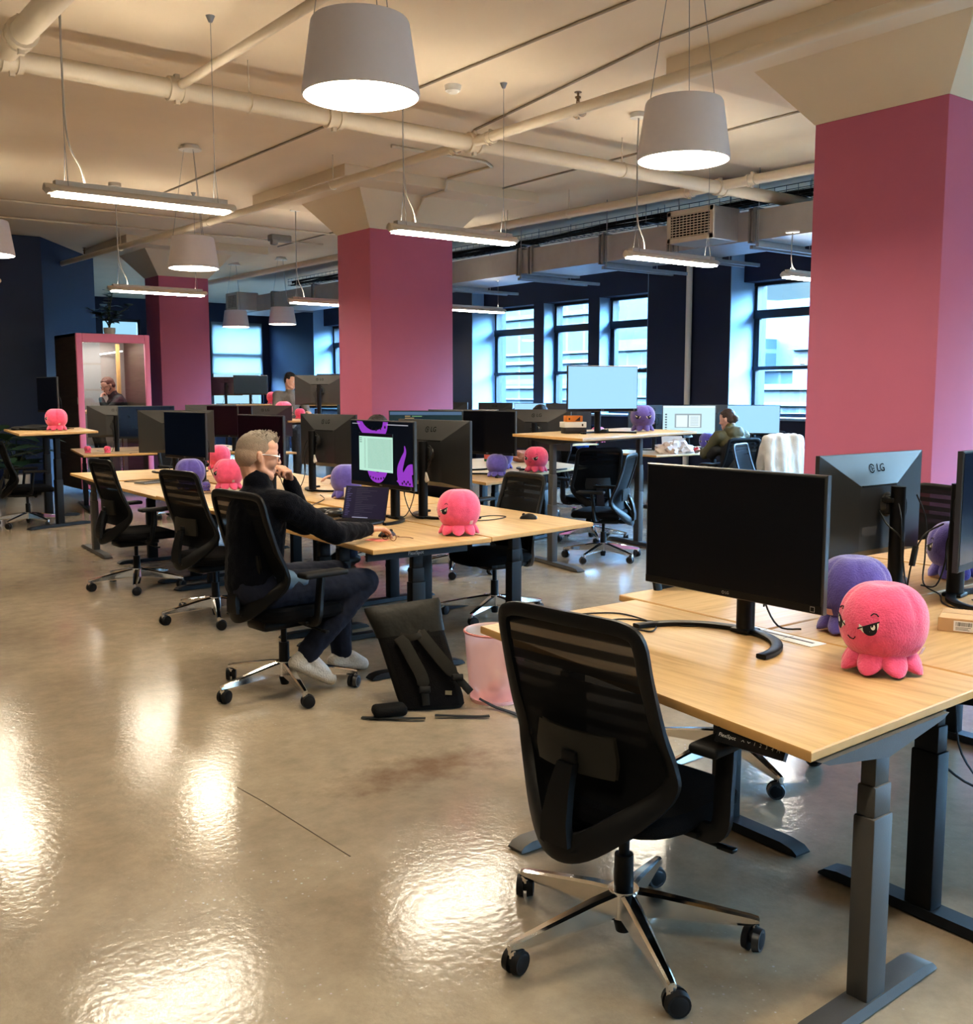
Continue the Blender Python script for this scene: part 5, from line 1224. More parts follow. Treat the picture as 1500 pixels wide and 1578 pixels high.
def mouse(label, x, y, z, rz):
    t = thing('computer_mouse', label, 'computer mouse', (x, y, z), rz)
    bm = bm_new(); rings = []
    for s, w, h in ((-.052, .012, .010), (-.048, .022, .018), (-.025, .031, .032), (.0, .032, .036), (.03, .029, .028), (.05, .020, .015), (.055, .010, .008)):
        rings.append([V((w * math.cos(a) * (1), s, .001 + max(0, h * math.sin(a)))) for a in [math.pi * k / 10 for k in range(11)]] + [V((w * .8 * math.cos(a), s, .001)) for a in (math.pi * .75, math.pi * .25)])
    loft(bm, rings); finish('shell', bm, BLACK, t); bm = bm_new(); cyl(bm, (-.004, .032, .026), (.004, .032, .026), .010, seg=14); finish('scroll_wheel', bm, RUBBER, t)
mouse('black computer mouse alone on the right half of the man\'s table', 4.10, 4.93, .72, R(40))
mouse('black computer mouse under the seated man\'s right hand', 2.985, 4.80, .72, R(-75))
mouse('black computer mouse on the raised desk with the orange box', 6.68, 6.95, 1.13, R(-100))

t = thing('laptop', 'open dark laptop standing tilted in front of the man', 'laptop', (3.20, 5.42, .72), math.atan2(-.88, .48))
bm = bm_new(); box(bm, (0, -.105, .010), (.30, .21, .014), bev=.004); finish('keyboard_base', bm, mat('dark laptop shell', (.03, .03, .034), .4, metal=.5), t)
bm = bm_new(); n0 = 0
for r_ in range(5):
    for c_ in range(13): box(bm, (-.126 + c_ * .021, -.035 - r_ * .02, .0182), (.017, .016, .002))
finish('keys', bm, BLACK, t, smooth=0)
ti = R(-16); MM = Matrix.Translation((0, .002, .016)) @ Matrix.Rotation(ti, 4, 'X')
bm = bm_new(); n0 = len(bm.faces); bmesh.ops.create_cube(bm, size=1, matrix=MM @ Matrix.Translation((0, .004, .102)) @ Matrix.Diagonal((.30, .006, .204, 1))); sc_ = finish('lid', bm, MATS['dark laptop shell'], t, smooth=0)
bm = bm_new(); M = MM @ Matrix.Translation((0, .0005, .102)) @ Matrix.Rotation(R(90), 4, 'X'); rect2d(bm, -.145, -.096, .145, .097, M, 0, z=.0004); rnd = random.Random(9)
for k in range(16):
    y = .085 - k * .011; rect2d(bm, -.135, y, -.135 + rnd.uniform(.015, .04), y + .003, M, 1, z=.0007); rect2d(bm, -.07, y, -.07 + rnd.uniform(.03, .16), y + .003, M, 2, z=.0007)
rect2d(bm, -.08, -.094, .03, -.088, M, 3, z=.0007)
finish('screen', bm, [emat('deep violet display', (.012, .008, .03), 1.0), emat('violet side list', (.10, .09, .22), .9), emat('grey chat lines', (.05, .045, .07), .9), emat('pale chat box', (.3, .3, .4), .9)], sc_, smooth=0)
t = thing('headphone_case', 'black two-lobed zip case lying on the desk beyond the man\'s arm', 'case', (3.17, 5.80, .718), R(-65))
bm = bm_new()
for x in (-.052, .052): sphere(bm, (x, 0, .028), (.062, .055, .027), u=20, v=12)
box(bm, (0, .03, .045), (.14, .06, .02), bev=.009); finish('shell', bm, mat('rubbery black', (.01, .01, .011), .35), t); bm = bm_new(); tube(bm, [V((.112 * math.cos(a), .054 * math.sin(a), .028)) for a in [2 * math.pi * k / 30 for k in range(30)]], .0025, seg=5, closed=True); finish('zip', bm, STRUT, t)
t = thing('eyeglasses', 'folded-open reading glasses lying on the pink note at the desk edge', 'glasses', (2.90, 4.645, .72), R(-80))
GF = mat('bronze spectacle frame', (.16, .07, .05), .3, metal=.6)
bm = bm_new()
for x in (-.032, .032): tube(bm, [V((x + .024 * math.cos(a), 0, .022 + .019 * math.sin(a))) for a in [2 * math.pi * k / 20 for k in range(20)]], .0018, seg=6, closed=True)
tube(bm, [(-.009, 0, .028), (0, 0, .031), (.009, 0, .028)], .0016, seg=6); finish('rims', bm, GF, t)
for s in (-1, 1):
    bm = bm_new(); tube(bm, [(s * .057, 0, .026), (s * .058, .05, .020), (s * .056, .10, .012), (s * .054, .125, .004)], .0018, seg=6); finish('temple', bm, GF, t)
bm = bm_new(); box(bm, (0, 0, .0008), (.11, .075, .0014)); tag(finish('sticky_note', bm, mat('pink note paper', (.85, .28, .24), .8), loc=(2.86, 4.70, .7202), rz=R(-68), smooth=0), 'pink paper note under the glasses at the edge of the man\'s desk', 'note')
bm = bm_new(); lathe(bm, [(.001, .003), (.036, .003), (.040, .012), (.041, .095), (.038, .095), (.036, .012), (.001, .010)], 24); tube(bm, catmull([(.04, 0, .075), (.065, 0, .07), (.066, 0, .035), (.04, 0, .025)], 5), .005, seg=6)
tag(finish('mug', bm, WHITEP, loc=(3.80, 6.62, .715)), 'white mug left of the wallpaper monitor by the faint violet plush', 'mug')
t = thing('keyboard', 'grey keyboard on the fourth desk of the left row', 'keyboard', (3.24, 9.02, .712), R(24))
bm = bm_new(); box(bm, (0, 0, .008), (.42, .125, .012), bev=.003); finish('keyboard_base', bm, mat('grey keyboard shell', (.22, .22, .22), .4), t); bm = bm_new()
for r_ in range(5):
    for c_ in range(17): box(bm, (-.192 + c_ * .024, .046 - r_ * .023, .0155), (.019, .018, .004))
finish('keys', bm, mat('grey keys', (.09, .09, .09), .5), t, smooth=0)
# boxes on the raised desk
for lb, z, s, m, off in (('black gadget box at the bottom of the stack on the raised desk', 1.13, (.20, .15, .055), mat('black carton', (.02, .02, .022), .5), (0, 0)), ('white box in the middle of the stack on the raised desk', 1.1855, (.21, .15, .050), mat('white carton', (.78, .76, .72), .5), (-.01, .0)), ('orange box on top of the stack on the raised desk', 1.236, (.15, .11, .055), mat('orange carton', (.75, .25, .04), .5), (0, .01))):
    bm = bm_new(); box(bm, (0, 0, s[2] / 2), s, bev=.003)
    if 'orange' in lb: M = Matrix.Translation((0, -.0552, .028)) @ Matrix.Rotation(R(90), 4, 'X'); poly(bm, [M @ V(p) for p in ((.0, -.02, .0006), (.05, -.02, .0006), (.05, .02, .0006))], 1); rect2d(bm, -.06, -.012, -.045, .008, M, 1)
    else: M = Matrix.Translation((0, -.0752, .025)) @ Matrix.Rotation(R(90), 4, 'X'); rect2d(bm, .06, -.012, .075, .008, M, 1)
    tag(finish('box', bm, [m, mat('dark print', (.05, .03, .02), .6)], loc=(6.40 + off[0], 7.06 + off[1], z), rz=R(-25)), lb, 'box', 'stack of boxes on the raised desk')
# bottle, paper bag
t = thing('glass_bottle', 'green glass bottle with a red label on the table behind the square black monitor', 'bottle', (7.20, 9.40, .72))
bm = bm_new(); lathe(bm, [(.001, .002), (.036, .002), (.038, .01), (.038, .15), (.034, .175), (.016, .215), (.013, .25), (.014, .262), (.001, .262)], 20); finish('glass_body', bm, mat('green bottle glass', (.02, .16, .06), .1, alpha=.9), t)
bm = bm_new(); lathe(bm, [(.0385, .03), (.0387, .04), (.0387, .125), (.0385, .135)], 20); finish('paper_label', bm, mat('red white label', (.55, .12, .10), .6, var=.6, vscale=60), t)
bm = bm_new(); bmesh.ops.create_icosphere(bm, subdivisions=4, radius=1)
for v in bm.verts: v.co = V((v.co.x * .20, v.co.y * .12, v.co.z * .085 + .08)) * (1 + .28 * noise.noise(v.co * 2.6))
for v in bm.verts: v.co.z = max(.001, v.co.z)
tag(finish('paper_bag', bm, mat('brown paper', (.45, .22, .16), .8, var=.2), loc=(7.45, 9.05, .72), smooth=15), 'crumpled brown paper bag right of the green bottle', 'bag')
# papers, bags and bottles farther back
rnd = random.Random(11)
PAPER = mat('white paper', (.75, .74, .72), .8)
for i, lb in enumerate(('loose white paper sheet nearest on the far paper-strewn desk', 'folded white paper on the far desk, second from the front', 'white paper sheet in the middle of the far paper-strewn desk', 'white paper sheet at the back of the far paper-strewn desk')):
    bm = bm_new(); grid(bm, 4, 4, lambda u, v: ((u - .5) * .21, (v - .5) * .297, .003 + .012 * abs(math.sin(u * 3 + i)) * v + .0))
    tag(finish('paper_sheet', bm, PAPER, loc=(5.78 + .12 * (i % 2), 12.45 + .32 * i, .731), rz=R(20 * i - 15)), lb, 'paper', 'papers on the far desk')
t = thing('water_bottle', 'tall black water bottle on the distant desk by the standing man', 'bottle', (8.85, 17.00, 1.29))
bm = bm_new(); lathe(bm, [(.001, 0), (.045, 0), (.046, .01), (.046, .24), (.036, .27), (.001, .27)], 20); finish('flask', bm, mat('black flask', (.015, .018, .025), .35), t); bm = bm_new(); cyl(bm, (0, 0, .27), (0, 0, .33), .030, .027, 18); finish('cap', bm, BLACK, t)
bm = bm_new(); bmesh.ops.create_icosphere(bm, subdivisions=4, radius=1)
for v in bm.verts: v.co = V((v.co.x * .26, v.co.y * .20, max(-.04, v.co.z) * .15 + .007)) * (1 + .4 * noise.noise(v.co * 3.1))
for v in bm.verts: v.co.z = max(.001, v.co.z)
tag(finish('plastic_bag', bm, mat('thin white plastic bag', (.75, .62, .55), .3, var=.35, vscale=9, alpha=.9), loc=(10.12, 9.22, .72), smooth=15), 'white and orange crumpled plastic bag on the olive jacket person\'s desk', 'bag')
bm = bm_new(); box(bm, (0, 0, .10), (.30, .01, .21), Euler((R(-20), 0, 0))); tag(finish('paper_folder', bm, PAPER, loc=(10.45, 9.55, .72), rz=R(-35), smooth=0), 'white sheet leaning up behind the plastic bag', 'paper')
bm = bm_new(); sphere(bm, (0, 0, .038), (.042, .042, .040)); cyl(bm, (0, 0, .07), (.005, 0, .09), .003); tag(finish('apple', bm, mat('red apple', (.5, .03, .04), .35), loc=(10.38, 9.07, .72)), 'small red ball shaped object beside the olive jacket person', 'fruit')
bm = bm_new(); bmesh.ops.create_icosphere(bm, subdivisions=4, radius=1)
for v in bm.verts: v.co = V((v.co.x * .30, v.co.y * .16, max(-.1, v.co.z) * .05 + .008)) * (1 + .3 * noise.noise(v.co * 2.4))
for v in bm.verts: v.co.z = max(.001, v.co.z)
tag(finish('folded_bag', bm, mat('black cloth', (.012, .012, .013), .8), loc=(3.22, 12.75, 1.07), smooth=25), 'black cloth bag lying flat on the raised desk at left', 'bag')
bm = bm_new(); box(bm, (0, 0, .34), (.75, .03, .68), bev=.006); tag(finish('desk_divider', bm, mat('streaked navy felt', (.03, .05, .075), .9, var=.9, vscale=14), loc=(8.35, 14.15, .73 + .0), rz=R(-20)), 'dark streaked divider panel just left of the centre pillar', 'divider')
bm = bm_new(); box(bm, (0, 0, .365), (.95, .55, .73), bev=.01); tag(finish('storage_pedestal', bm, mat('navy cabinet', (.02, .03, .05), .5), loc=(8.40, 14.35, 0), rz=R(-20)), 'low dark cabinet behind the raised desk left of the centre pillar', 'cabinet')
# coats
def drape(name, label, cat, m, loc, rz, w, drop_b, drop_f, top, seed, thick=.05):
    prims = []; rnd = random.Random(seed)
    n = 7
    for k in range(n):
        u = (k / (n - 1) - .5) * w; j = rnd.uniform(-.02, .02); tz = top - .05 * abs(u / w) ** 2
        prims.append(('cap', (u, -.005 + j, tz), (u * 1.12, -.09 + j, tz - drop_b * rnd.uniform(.85, 1)), thick * .9, thick * .75)); rnd.random(); prims.append(('cap', (u, .0 + j, tz), (u * 1.05, .075, tz - drop_f), thick * 1.0, thick * .8))
    return tag(organic(name, prims, .014, m, loc=loc, rz=rz, sm=4, disp=lambda p: .022 * noise.noise(V((p.x * 9, p.y * 9, p.z * 4 + seed))) + .008 * noise.noise(V((p.x * 24, p.y * 20, p.z * 14)))), label, cat)
drape('coat', 'pale grey coat thrown over the chair back beside the olive jacket person', 'coat', mat('pale grey wool', (.52, .50, .46), .9, var=.2, vscale=7, bump=.2), (9.66, 7.20, 0), R(-15), .40, .50, .30, .98, 3, .075)
drape('jacket', 'bright blue puffer jacket bundled by the left window', 'jacket', mat('blue nylon', (.03, .13, .55), .4, var=.4, vscale=14), (11.70, 12.88, 0), R(120), .30, .5, .35, 1.12, 6, .085)

bm = bm_new(); cyl(bm, (0, 0, 0), (.0, .0, .012), .03, .026, 14); tube(bm, [(0, 0, .01), (.10, -.02, .66)], .014, rect=(.045, .02)); tag(finish('support_post', bm, BLACK, loc=(3.05, 1.30, 0)), 'slim slanted black post under the right desk at the photo edge', 'post')
cable('black cable loop hanging under the right desk by the dark leg', [(3.0, 1.75, .66), (2.95, 1.62, .42), (3.05, 1.5, .30), (3.2, 1.42, .34), (3.3, 1.5, .6)], .004)
# ------------------------------------------------------------------ people
def hand_prims(W, d, n, s, curl, thumb=(.5, .75, .35), sc=1.0, spread=.0):
    """W wrist, d pointing direction, n palm facing direction, s the thumb's side"""
    d, n, s = V(d).normalized(), V(n), V(s); n = (n - d * n.dot(d)).normalized(); s = (s - d * s.dot(d) - n * s.dot(n)).normalized(); W = V(W); P = []
    P.append(('cap', W, W + d * .03 * sc, .021 * sc, .022 * sc))
    for k, off in enumerate((.031, .0105, -.0105, -.030)):
        kn = W + d * (.088 - .004 * abs(k - 1)) * sc + s * off * sc; P.append(('cap', W + d * .02 * sc + s * off * .6 * sc, kn, .0125 * sc, .0110 * sc))
        a = 0; p = kn; L = (.041, .046, .043, .034)[k] * sc
        cl = curl[k] if hasattr(curl, '__len__') else curl
        for j, (f, rr) in enumerate(((1, .0092), (.62, .0084), (.5, .0076))):
            a += R(cl) * (.8, 1.1, .8)[j]; q = p + (d * math.cos(a) + n * math.sin(a) + s * (off * spread)) * L * f
            P.append(('cap', p, q, rr * sc, rr * .92 * sc)); p = q
    b = W + d * .022 * sc + s * .024 * sc; t1 = V(thumb); v1 = (d * t1.x + s * t1.y + n * t1.z).normalized(); m1 = b + v1 * .042 * sc; v2 = (v1 + d * .5 + n * .25).normalized(); m2 = m1 + v2 * .032 * sc; v3 = (v2 + d * .3).normalized()
    P += [('cap', W + d * .01 * sc, b, .017 * sc, .015 * sc), ('cap', b, m1, .0135 * sc, .0110 * sc), ('cap', m1, m2, .0102 * sc, .0095 * sc), ('cap', m2, m2 + v3 * .024 * sc, .0095 * sc, .0080 * sc)]
    return P
def head_frame(yaw_, pitch, roll=0): return Matrix.Rotation(R(-yaw_), 3, 'Z') @ Matrix.Rotation(R(pitch), 3, 'X') @ Matrix.Rotation(R(roll), 3, 'Y')
def head_prims(c, M, neck_base, fem=False):
    c = V(c); T = lambda x, y, z: c + M @ V((x, y, z)); j = .92 if fem else 1
    E = lambda p, r, rot=None: ('ell', T(*p), r, M @ Euler(rot).to_matrix() if rot else M)
    P = [E((0, -.014, .030), (.0745, .096, .086)), E((0, .026, -.016), (.066 * j, .066, .086)), E((0, .034, -.072), (.050 * j, .050, .040)), E((0, .066, -.100), (.024, .021, .020)), E((0, .034, .050), (.067, .058, .054)), E((-.030, .030, .015), (.042, .056, .05)), E((.030, .030, .015), (.042, .056, .05)),
         ('cap', T(0, .084, .018), T(0, .106, -.022), .0095, .0125), E((-.011, .100, -.027), (.0085, .010, .0075)), E((.011, .100, -.027), (.0085, .010, .0075)),
         ('cap', T(-.034, .079, .027), T(.034, .079, .027), .0095, .0095), E((-.040, .046, -.024), (.026, .034, .034)), E((.040, .046, -.024), (.026, .034, .034)),
         E((0, .085, -.056), (.023, .010, .0058)), E((0, .083, -.065), (.020, .011, .0068)), E((0, .078, -.075), (.022, .014, .012))]
    for s in (-1, 1):
        P += [('cap', T(s * .030 * j, .058, -.092), T(s * .052 * j, .004, -.060), .022, .022), ('cap', T(s * .052 * j, .004, -.060), T(s * .058 * j, -.01, -.01), .020, .020), E((s * .081, -.014, -.004), (.0062, .0165, .0285), (R(12), 0, s * R(-14))), E((s * .077, -.010, -.026), (.006, .008, .008))]
        P.append(('cap', T(s * .084, -.023, .015), T(s * .083, -.025, -.010), .0045, .004))
    P += [('cap', T(0, -.025, -.055), V(neck_base), .056 * j, .060 * j), ('cap', T(0, -.05, -.02), V(neck_base) + V((0, -.012, 0)), .050 * j, .058)]
    return P
def hair_obj(parent, c, M, m, front=.062, low=-.06, top=.008, tuft=.006, seed=0, sides=True, sc=(1, 1, 1), extra=(), vox=.006):
    c = V(c); Mi = M.transposed(); T = lambda x, y, z: c + M @ V((x, y, z))
    P = [('ell', T(0, -.016, .038 + top * .6), (.0765 * sc[0], .0985 * sc[1], (.086 + top) * sc[2]), M), ('ell', T(0, -.03, .0), (.0775 * sc[0], .088 * sc[1], .080), M), ('ell', T(0, .03, .075 + top), (.052, .050, .026 + top), M)] + [tuple([e[0]] + [T(*e[1]), e[2], M]) for e in extra]
    def cut(p):
        q = Mi @ (p - c); y, z = q.y, q.z
        line = .062 if y > .05 else (.062 - (.05 - y) * 1.5 if y > .028 else (.029 - (.028 - y) * .9 if y > -.01 else (-.006 - (-.01 - y) * 1.2)))
        return z < max(low, line)
    def disp(p):
        q = Mi @ (p - c); return tuft * (noise.noise(V((q.x * 55, q.y * 34, q.z * 30 + seed))) + .5 * noise.noise(V((q.x * 130, q.y * 80, q.z * 60)))) * (1 if q.z > .05 else .35)
    return organic('hair', P, vox, m, parent, sm=2, disp=disp, cut=cut)
def eyes(parent, c, M, glasses=None):
    c = V(c); T = lambda x, y, z: c + M @ V((x, y, z))
    for s in (-1, 1):
        bm = bm_new(); sphere(bm, T(s * .031, .0745, .006), .0125, M, 14, 10); sphere(bm, T(s * .031, .0825, .006), (.0058, .0052, .0058), M, 10, 8, 1); finish('eye', bm, [mat('eye white', (.7, .66, .62), .3), mat('eye iris', (.04, .025, .015), .2)], parent)
    if glasses:
        bm = bm_new()
        for s in (-1, 1):
            tube(bm, [T(s * .034 + .026 * math.cos(a), .102 - .02 * (math.cos(a) * s + 1) * .35, .002 + .019 * math.sin(a)) for a in [2 * math.pi * k / 20 for k in range(20)]], .0022, seg=6, closed=True)
            tube(bm, [T(s * .060, .090, .008), T(s * .076, .05, .012), T(s * .083, .0, .012), T(s * .084, -.022, .0)], .0024, seg=6)
        tube(bm, [T(-.008, .106, .006), T(0, .109, .009), T(.008, .106, .006)], .002, seg=6); finish('glasses', bm, glasses, parent)
def limb(a, b, c, r): return [('cap', V(a), V(b), r[0], r[1]), ('cap', V(b), V(c), r[1] * .98, r[2])]
def person(label, loc, rz, J, top, trousers, shoe, skin, hair, head=(0, 0), glasses=None, hands=None, vox=.006, collar=None, fem=False, hairkw=None, beard=None, name='person', lower=True):
    t = thing(name, label, 'person', loc, rz); M = head_frame(*head); P = []
    pel, ch, nk, hd = V(J['pelvis']), V(J['chest']), V(J['neck']), V(J['head'])
    P += [('ell', pel, (.145, .105, .11)), ('cap', pel, ch, .115, .125), ('ell', ch, (.150, .105, .135)), ('cap', ch, nk, .10, .062)]
    for s in 'LR':
        sh, el, wr = (V(J[k + s]) for k in ('sh', 'el', 'wr')); P += [('cap', ch + V((0, 0, .06)), sh, .075, .055)] + limb(sh, el, wr, (.048, .038, .024))
        if lower: hp, kn, an, to = (V(J[k + s]) for k in ('hp', 'kn', 'an', 'to')); P += [('cap', pel, hp, .10, .085)] + limb(hp, kn, an, (.078, .052, .034)) + [('cap', an, to, .032, .026)]
        if hands: P += hand_prims(wr, *hands[s])
    P += head_prims(hd, M, nk, fem)
    body = organic('body', P, vox, skin, t, sm=3)
    # clothes
    Q = [('ell', pel + V((0, 0, .03)), (.165, .125, .11)), ('cap', pel + V((0, 0, .02)), ch, .140, .148), ('ell', ch, (.178, .128, .150)), ('cap', ch + V((0, 0, .08)), nk + V((0, -.005, -.01)), .105, .074)]
    if collar: Q += [('cap', nk + V((0, -.01, -.03)), nk + V((0, -.012, collar)), .076, .068)]
    for s in 'LR':
        sh, el, wr = (V(J[k + s]) for k in ('sh', 'el', 'wr')); Q += [('cap', ch + V((0, 0, .06)), sh, .092, .074)] + limb(sh, el, wr, (.072, .058, .040))
    cl = organic('top', Q, max(.008, vox), top, t, sm=4, disp=lambda p: .005 * noise.noise(p * 17) + .003 * noise.noise(p * 42))
    if lower:
        U = [('ell', pel + V((0, 0, -.01)), (.168, .128, .115))]
        for s in 'LR':
            hp, kn, an = (V(J[k + s]) for k in ('hp', 'kn', 'an')); U += [('cap', pel, hp, .125, .105)] + limb(hp, kn, an + (kn - an).normalized() * .03, (.100, .076, .058))
        organic('trousers', U, max(.009, vox), trousers, t, sm=4, disp=lambda p: .005 * noise.noise(p * 16) + .003 * noise.noise(p * 45))
        for s in 'LR':
            an, to = V(J['an' + s]), V(J['to' + s]); f = (to - an); f.z = 0; f.normalize(); up_ = V((0, 0, 1)); dn = (to - an).normalized(); sd = dn.cross(up_).normalized(); u2 = sd.cross(dn).normalized()
            he = an - f * .035 + u2 * -.03
            S = [('cap', an + u2 * .01, he, .043, .036), ('cap', he, to - u2 * .006, .036, .034), ('cap', an + dn * .06 + u2 * .004, to, .040, .030)]
            organic('shoe', S, .007, shoe, t, sm=3)
    if hair: hair_obj(t, hd, M, hair, **(hairkw or {}))
    eyes(t, hd, M, glasses)
    if beard:
        T = lambda x, y, z: hd + M @ V((x, y, z)); B = [('ell', T(0, .055, -.095), (.040, .034, .026), M), ('ell', T(0, .083, -.050), (.026, .010, .006), M)]
        for s in (-1, 1): B += [('cap', T(s * .036, .046, -.088), T(s * .068, .0, -.040), .019, .011), ('cap', T(s * .068, .0, -.040), T(s * .071, -.004, .0), .011, .008)]
        organic('beard', B, .005, beard, t, sm=2, disp=lambda p: .003 * noise.noise(p * 90))
    return t
SWEATER = mat('navy black wool', (.004, .0045, .008), .95, var=.35, vscale=40, bump=.35, bscale=160, sheen=.06, spec=.1)
JEANS = mat('dark indigo denim', (.005, .008, .022), .9, var=.35, vscale=30, bump=.2, bscale=260)
SHOEW = mat('off white knit shoe', (.62, .58, .52), .8, var=.18, vscale=50, bump=.4, bscale=120)
GREYHAIR = mat('short grey brown hair', (.24, .20, .16), .7, var=.55, vscale=70, bump=.8, bscale=220)
FADE = mat('clipped grey hair', (.34, .26, .205), .75, var=.25, vscale=120, bump=.5, bscale=400)
DARKHAIR = mat('dark hair', (.012, .009, .008), .5, var=.4, vscale=60, bump=.8, bscale=200)
BROWNHAIR = mat('brown hair', (.055, .028, .018), .5, var=.4, vscale=60, bump=.8, bscale=200)
REDHAIR = mat('auburn hair', (.10, .035, .02), .55, var=.4, vscale=60, bump=.8, bscale=200)
CLEARFR = mat('clear grey spectacle frame', (.55, .56, .60), .2, metal=.6)
J = dict(pelvis=(0, -.085, .565), chest=(-.01, -.055, .90), neck=(-.015, -.035, 1.045), head=(-.03, -.030, 1.190),
         shL=(-.19, -.005, .965), elL=(-.215, .30, .805), wrL=(-.125, .18, 1.045), shR=(.16, .03, .955), elR=(.115, .31, .795), wrR=(-.015, .56, .785),
         hpL=(-.09, -.04, .545), knL=(-.14, .44, .54), anL=(-.13, .46, .10), toL=(-.13, .59, .035), hpR=(.09, -.04, .545), knR=(.11, .47, .53), anR=(.10, .135, .185), toR=(.085, .285, .050))
def fade_nodes(m):
    nt, N, L = nodes(m); b = N['Principled BSDF']; tc = N.new('ShaderNodeTexCoord'); sp = N.new('ShaderNodeSeparateXYZ'); L.new(tc.outputs['Object'], sp.inputs[0])
    nz = N.new('ShaderNodeTexNoise'); nz.inputs['Scale'].default_value = 90; L.new(tc.outputs['Object'], nz.inputs['Vector'])
    ad = N.new('ShaderNodeMath'); ad.operation = 'MULTIPLY_ADD'; ad.inputs[1].default_value = .05; L.new(nz.outputs[0], ad.inputs[0]); L.new(sp.outputs['Z'], ad.inputs[2])
    mr = N.new('ShaderNodeMapRange'); mr.inputs['From Min'].default_value = 1.13; mr.inputs['From Max'].default_value = 1.29; L.new(ad.outputs[0], mr.inputs['Value'])
    r = ramp(nt, [(0, (.50, .29, .205)), (.55, (.37, .26, .195)), (1, (.22, .175, .135))]); L.new(mr.outputs[0], r.inputs[0]); L.new(r.outputs[0], b.inputs['Base Color'])
fade_nodes(FADE)
man = person('grey haired man with glasses in a dark sweater, chin on his fist', (2.235, 4.70, 0), R(-92), J, SWEATER, JEANS, SHOEW, SKIN, None, head=(8, -7, 0), glasses=CLEARFR, vox=.0044, collar=.030,
             hands={'L': ((.35, -.42, .84), (.15, -.95, -.3), (-.2, -.6, -.5), (58, 66, 70, 74), (.7, .3, .6)), 'R': ((-.20, .97, -.06), (0, 0, -1), (-1, 0, 0), (17, 20, 22, 24), (.62, .6, .35), 1.1)})
hm = head_frame(8, -7, 0); hc_ = V(J['head'])
hair_obj(man, hc_, hm, FADE, low=-.075, top=-.002, tuft=.0012, sc=(1.0, 1.0, .985), vox=.005)
T_ = lambda x, y, z: hc_ + hm @ V((x, y, z)); hmi = hm.transposed(); rnd = random.Random(3)
PR = [('ell', T_(0, -.004, .066), (.066, .086, .060), hm), ('ell', T_(0, .045, .086), (.046, .040, .034), hm)]
for k in range(60):
    x, y = rnd.uniform(-.05, .05), rnd.uniform(-.06, .078); z = .058 + .062 * math.sqrt(max(0, 1 - (x / .07) ** 2 - ((y + .004) / .105) ** 2)); f_ = .010 + .016 * max(0, (y + .02) / .1)
    PR.append(('cap', T_(x, y, z - .004), T_(x * 1.1 + rnd.uniform(-.006, .006), y + .010, z + f_), .0055, .0026))
organic('hair_top', PR, .004, GREYHAIR, man, sm=1, cut=lambda p: (hmi @ (p - hc_)).z < (.060 if (hmi @ (p - hc_)).y > .045 else .052))
bm = bm_new()
# shirt tail under the sweater
organic('shirt_tail', [('ell', (.115, .01, .575), (.078, .10, .070)), ('ell', (.12, .11, .57), (.062, .08, .045))], .01, mat('faded denim shirt', (.07, .12, .19), .9, var=.4, vscale=14), man, sm=3)
bm.free()

# woman by the window
OLIVE = mat('olive rain jacket', (.085, .075, .035), .7, var=.2, vscale=10)
J2 = dict(pelvis=(0, -.06, .57), chest=(0, .0, .90), neck=(0, .05, 1.04), head=(0, .10, 1.165), shL=(-.19, .02, .97), elL=(-.24, .22, .74), wrL=(-.12, .42, .78), shR=(.19, .02, .97), elR=(.24, .22, .74), wrR=(.12, .42, .78),
          hpL=(-.09, -.03, .55), knL=(-.12, .42, .55), anL=(-.10, .40, .10), toL=(-.10, .54, .035), hpR=(.09, -.03, .55), knR=(.12, .42, .55), anR=(.10, .40, .10), toR=(.10, .54, .035))
HF = ((0, 1, 0), (0, 0, -1), (1, 0, 0), 20); HFR = ((0, 1, 0), (0, 0, -1), (-1, 0, 0), 20)
wom = person('person with tied brown hair in an olive and black hooded jacket, seated', (10.1, 8.27, 0), R(-14), J2, OLIVE, JEANS, BLACK, SKIN2, BROWNHAIR, head=(-28, -12, 0), hands={'L': HF, 'R': HFR}, vox=.008, fem=True, collar=.03, hairkw=dict(low=-.09, top=.012, tuft=.004, extra=[('ell', (0, -.105, .0), (.045, .040, .045))]))
organic('hood', [('ell', (0, -.06, 1.01), (.125, .075, .085)), ('ell', (-.08, -.02, 1.03), (.05, .06, .06)), ('ell', (.08, -.02, 1.03), (.05, .06, .06))], .012, OLIVE, wom, sm=3, disp=lambda p: .008 * noise.noise(p * 18))
organic('jacket_skirt', [('cap', (0, -.08, .60), (0, -.03, .82), .175, .168), ('cap', (.2, .05, .80), (.215, .12, .74), .066, .060), ('cap', (-.2, .05, .80), (-.215, .12, .74), .066, .060)], .012, mat('black jacket lower panel', (.014, .014, .016), .7), wom, sm=3)

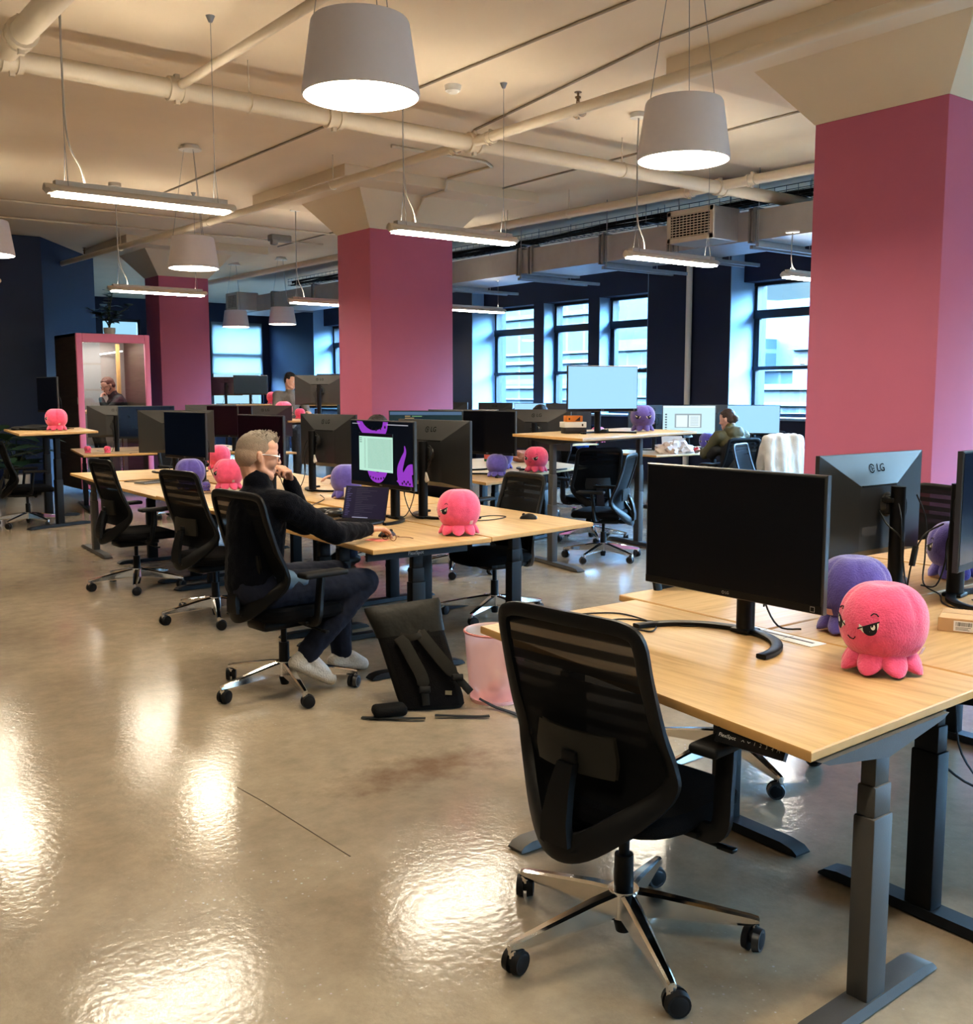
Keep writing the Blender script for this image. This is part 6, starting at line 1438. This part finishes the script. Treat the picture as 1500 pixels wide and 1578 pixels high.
# man in the booth (facing left, hand to chin)
J3 = dict(pelvis=(0, -.05, .98), chest=(0, .08, 1.32), neck=(0, .15, 1.46), head=(0, .21, 1.60), shL=(-.19, .10, 1.38), elL=(-.22, .30, 1.20), wrL=(-.10, .34, 1.40), shR=(.19, .10, 1.38), elR=(.22, .25, 1.12), wrR=(.10, .42, 1.24),
          hpL=(-.09, -.02, .96), knL=(-.12, .40, .92), anL=(-.12, .30, .48), toL=(-.12, .43, .42), hpR=(.09, -.02, .96), knR=(.12, .40, .92), anR=(.12, .30, .48), toR=(.12, .43, .42))
bo = person('bearded man with glasses in a black jacket leaning forward inside the phone booth', (5.32, 16.2, 0), R(86), J3, mat('black blazer', (.012, .013, .016), .85, var=.2), mat('dark trousers', (.02, .02, .024), .9), BLACK, SKIN2, REDHAIR, head=(-8, -22, 0), glasses=BLACK, vox=.007, collar=.02, beard=REDHAIR,
       hands={'L': ((.3, -.25, .9), (.2, -.9, -.2), (.7, .3, 0), (55, 60, 62, 66), (.7, .4, .5)), 'R': ((-.3, .9, 0), (0, 0, -1), (-1, 0, 0), 25)}, hairkw=dict(low=-.05, top=.010))
t = thing('bar_stool', 'tall round stool under the man in the phone booth', 'stool', (5.27, 16.2, .125)); bm = bm_new(); cyl(bm, (0, 0, .70), (0, 0, .75), .19, .18, 28); finish('seat', bm, FABRIC, t); bm = bm_new(); cyl(bm, (0, 0, .02), (0, 0, .70), .025); finish('column', bm, CHROME, t); bm = bm_new(); cyl(bm, (0, 0, 0), (0, 0, .025), .2, .19, 28); finish('base', bm, CHROME, t)

# standing man far behind
J4 = dict(pelvis=(0, 0, 1.0), chest=(0, .02, 1.36), neck=(0, .04, 1.53), head=(0, .08, 1.68), shL=(-.20, .02, 1.46), elL=(-.25, .10, 1.18), wrL=(-.16, .34, 1.20), shR=(.20, .02, 1.46), elR=(.25, .10, 1.18), wrR=(.16, .34, 1.20),
          hpL=(-.10, 0, .96), knL=(-.11, .02, .52), anL=(-.11, -.02, .09), toL=(-.12, .13, .035), hpR=(.10, 0, .96), knR=(.11, .02, .52), anR=(.11, -.02, .09), toR=(.12, .13, .035))
person('dark haired man in a grey shirt standing far behind left of the centre pillar', (7.42, 14.75, 0), R(172), J4, mat('grey shirt', (.17, .155, .145), .85, var=.15), mat('charcoal trousers', (.03, .03, .035), .9), BLACK, SKIN2, DARKHAIR, head=(-35, -14, 0), hands={'L': HF, 'R': HFR}, vox=.009, collar=.015)
# two people almost hidden by monitors
J5 = {k: V(v) for k, v in J2.items()}
person('person hidden behind the wallpaper monitor, only dark hair showing', (4.86, 7.78, 0), R(82), J5, mat('black tee', (.015, .015, .017), .9), JEANS, BLACK, SKIN, DARKHAIR, head=(5, -14, 0), hands={'L': HF, 'R': HFR}, vox=.010, hairkw=dict(top=.014, tuft=.006))
J6 = {k: V(v) + V((0, 0, .05 if k in ('chest', 'neck', 'head', 'shL', 'shR') else 0)) for k, v in J2.items()}
person('dark haired person mostly hidden behind the plain monitor back near the orange box', (8.42, 9.77, 0), R(70), J6, mat('charcoal tee', (.03, .03, .034), .9), JEANS, BLACK, SKIN, DARKHAIR, head=(-5, -10, 0), hands={'L': HF, 'R': HFR}, vox=.010, hairkw=dict(top=.012, tuft=.005))
# white cable adapters dangling behind two monitors
for o in list(bpy.data.objects):
    lb = o.get('label', '')
    if lb.startswith('monitor showing its logo back, immediately') or lb.startswith('monitor showing its dark back with loose'):
        bm = bm_new(); box(bm, (-.03, .0, .26), (.03, .014, .065), Euler((.1, .5, .2)), bev=.004); box(bm, (.02, -.01, .285), (.045, .012, .025), Euler((.1, -.3, .2)), bev=.004); finish('white_adapter', bm, WHITEP, o)
        bm = bm_new(); tube(bm, [V((-.01 + .055 * math.cos(a), -.018 + .008 * math.sin(2 * a), .40 + .055 * math.sin(a))) for a in [2 * math.pi * k / 24 for k in range(24)]], .0035, seg=6, closed=True)
        tube(bm, catmull([(.03, -.03, .43), (-.06, -.01, .38), (-.05, .0, .32), (-.02, .0, .285)], 5), .003, seg=6); finish('coiled_cable', bm, CABLE, o)
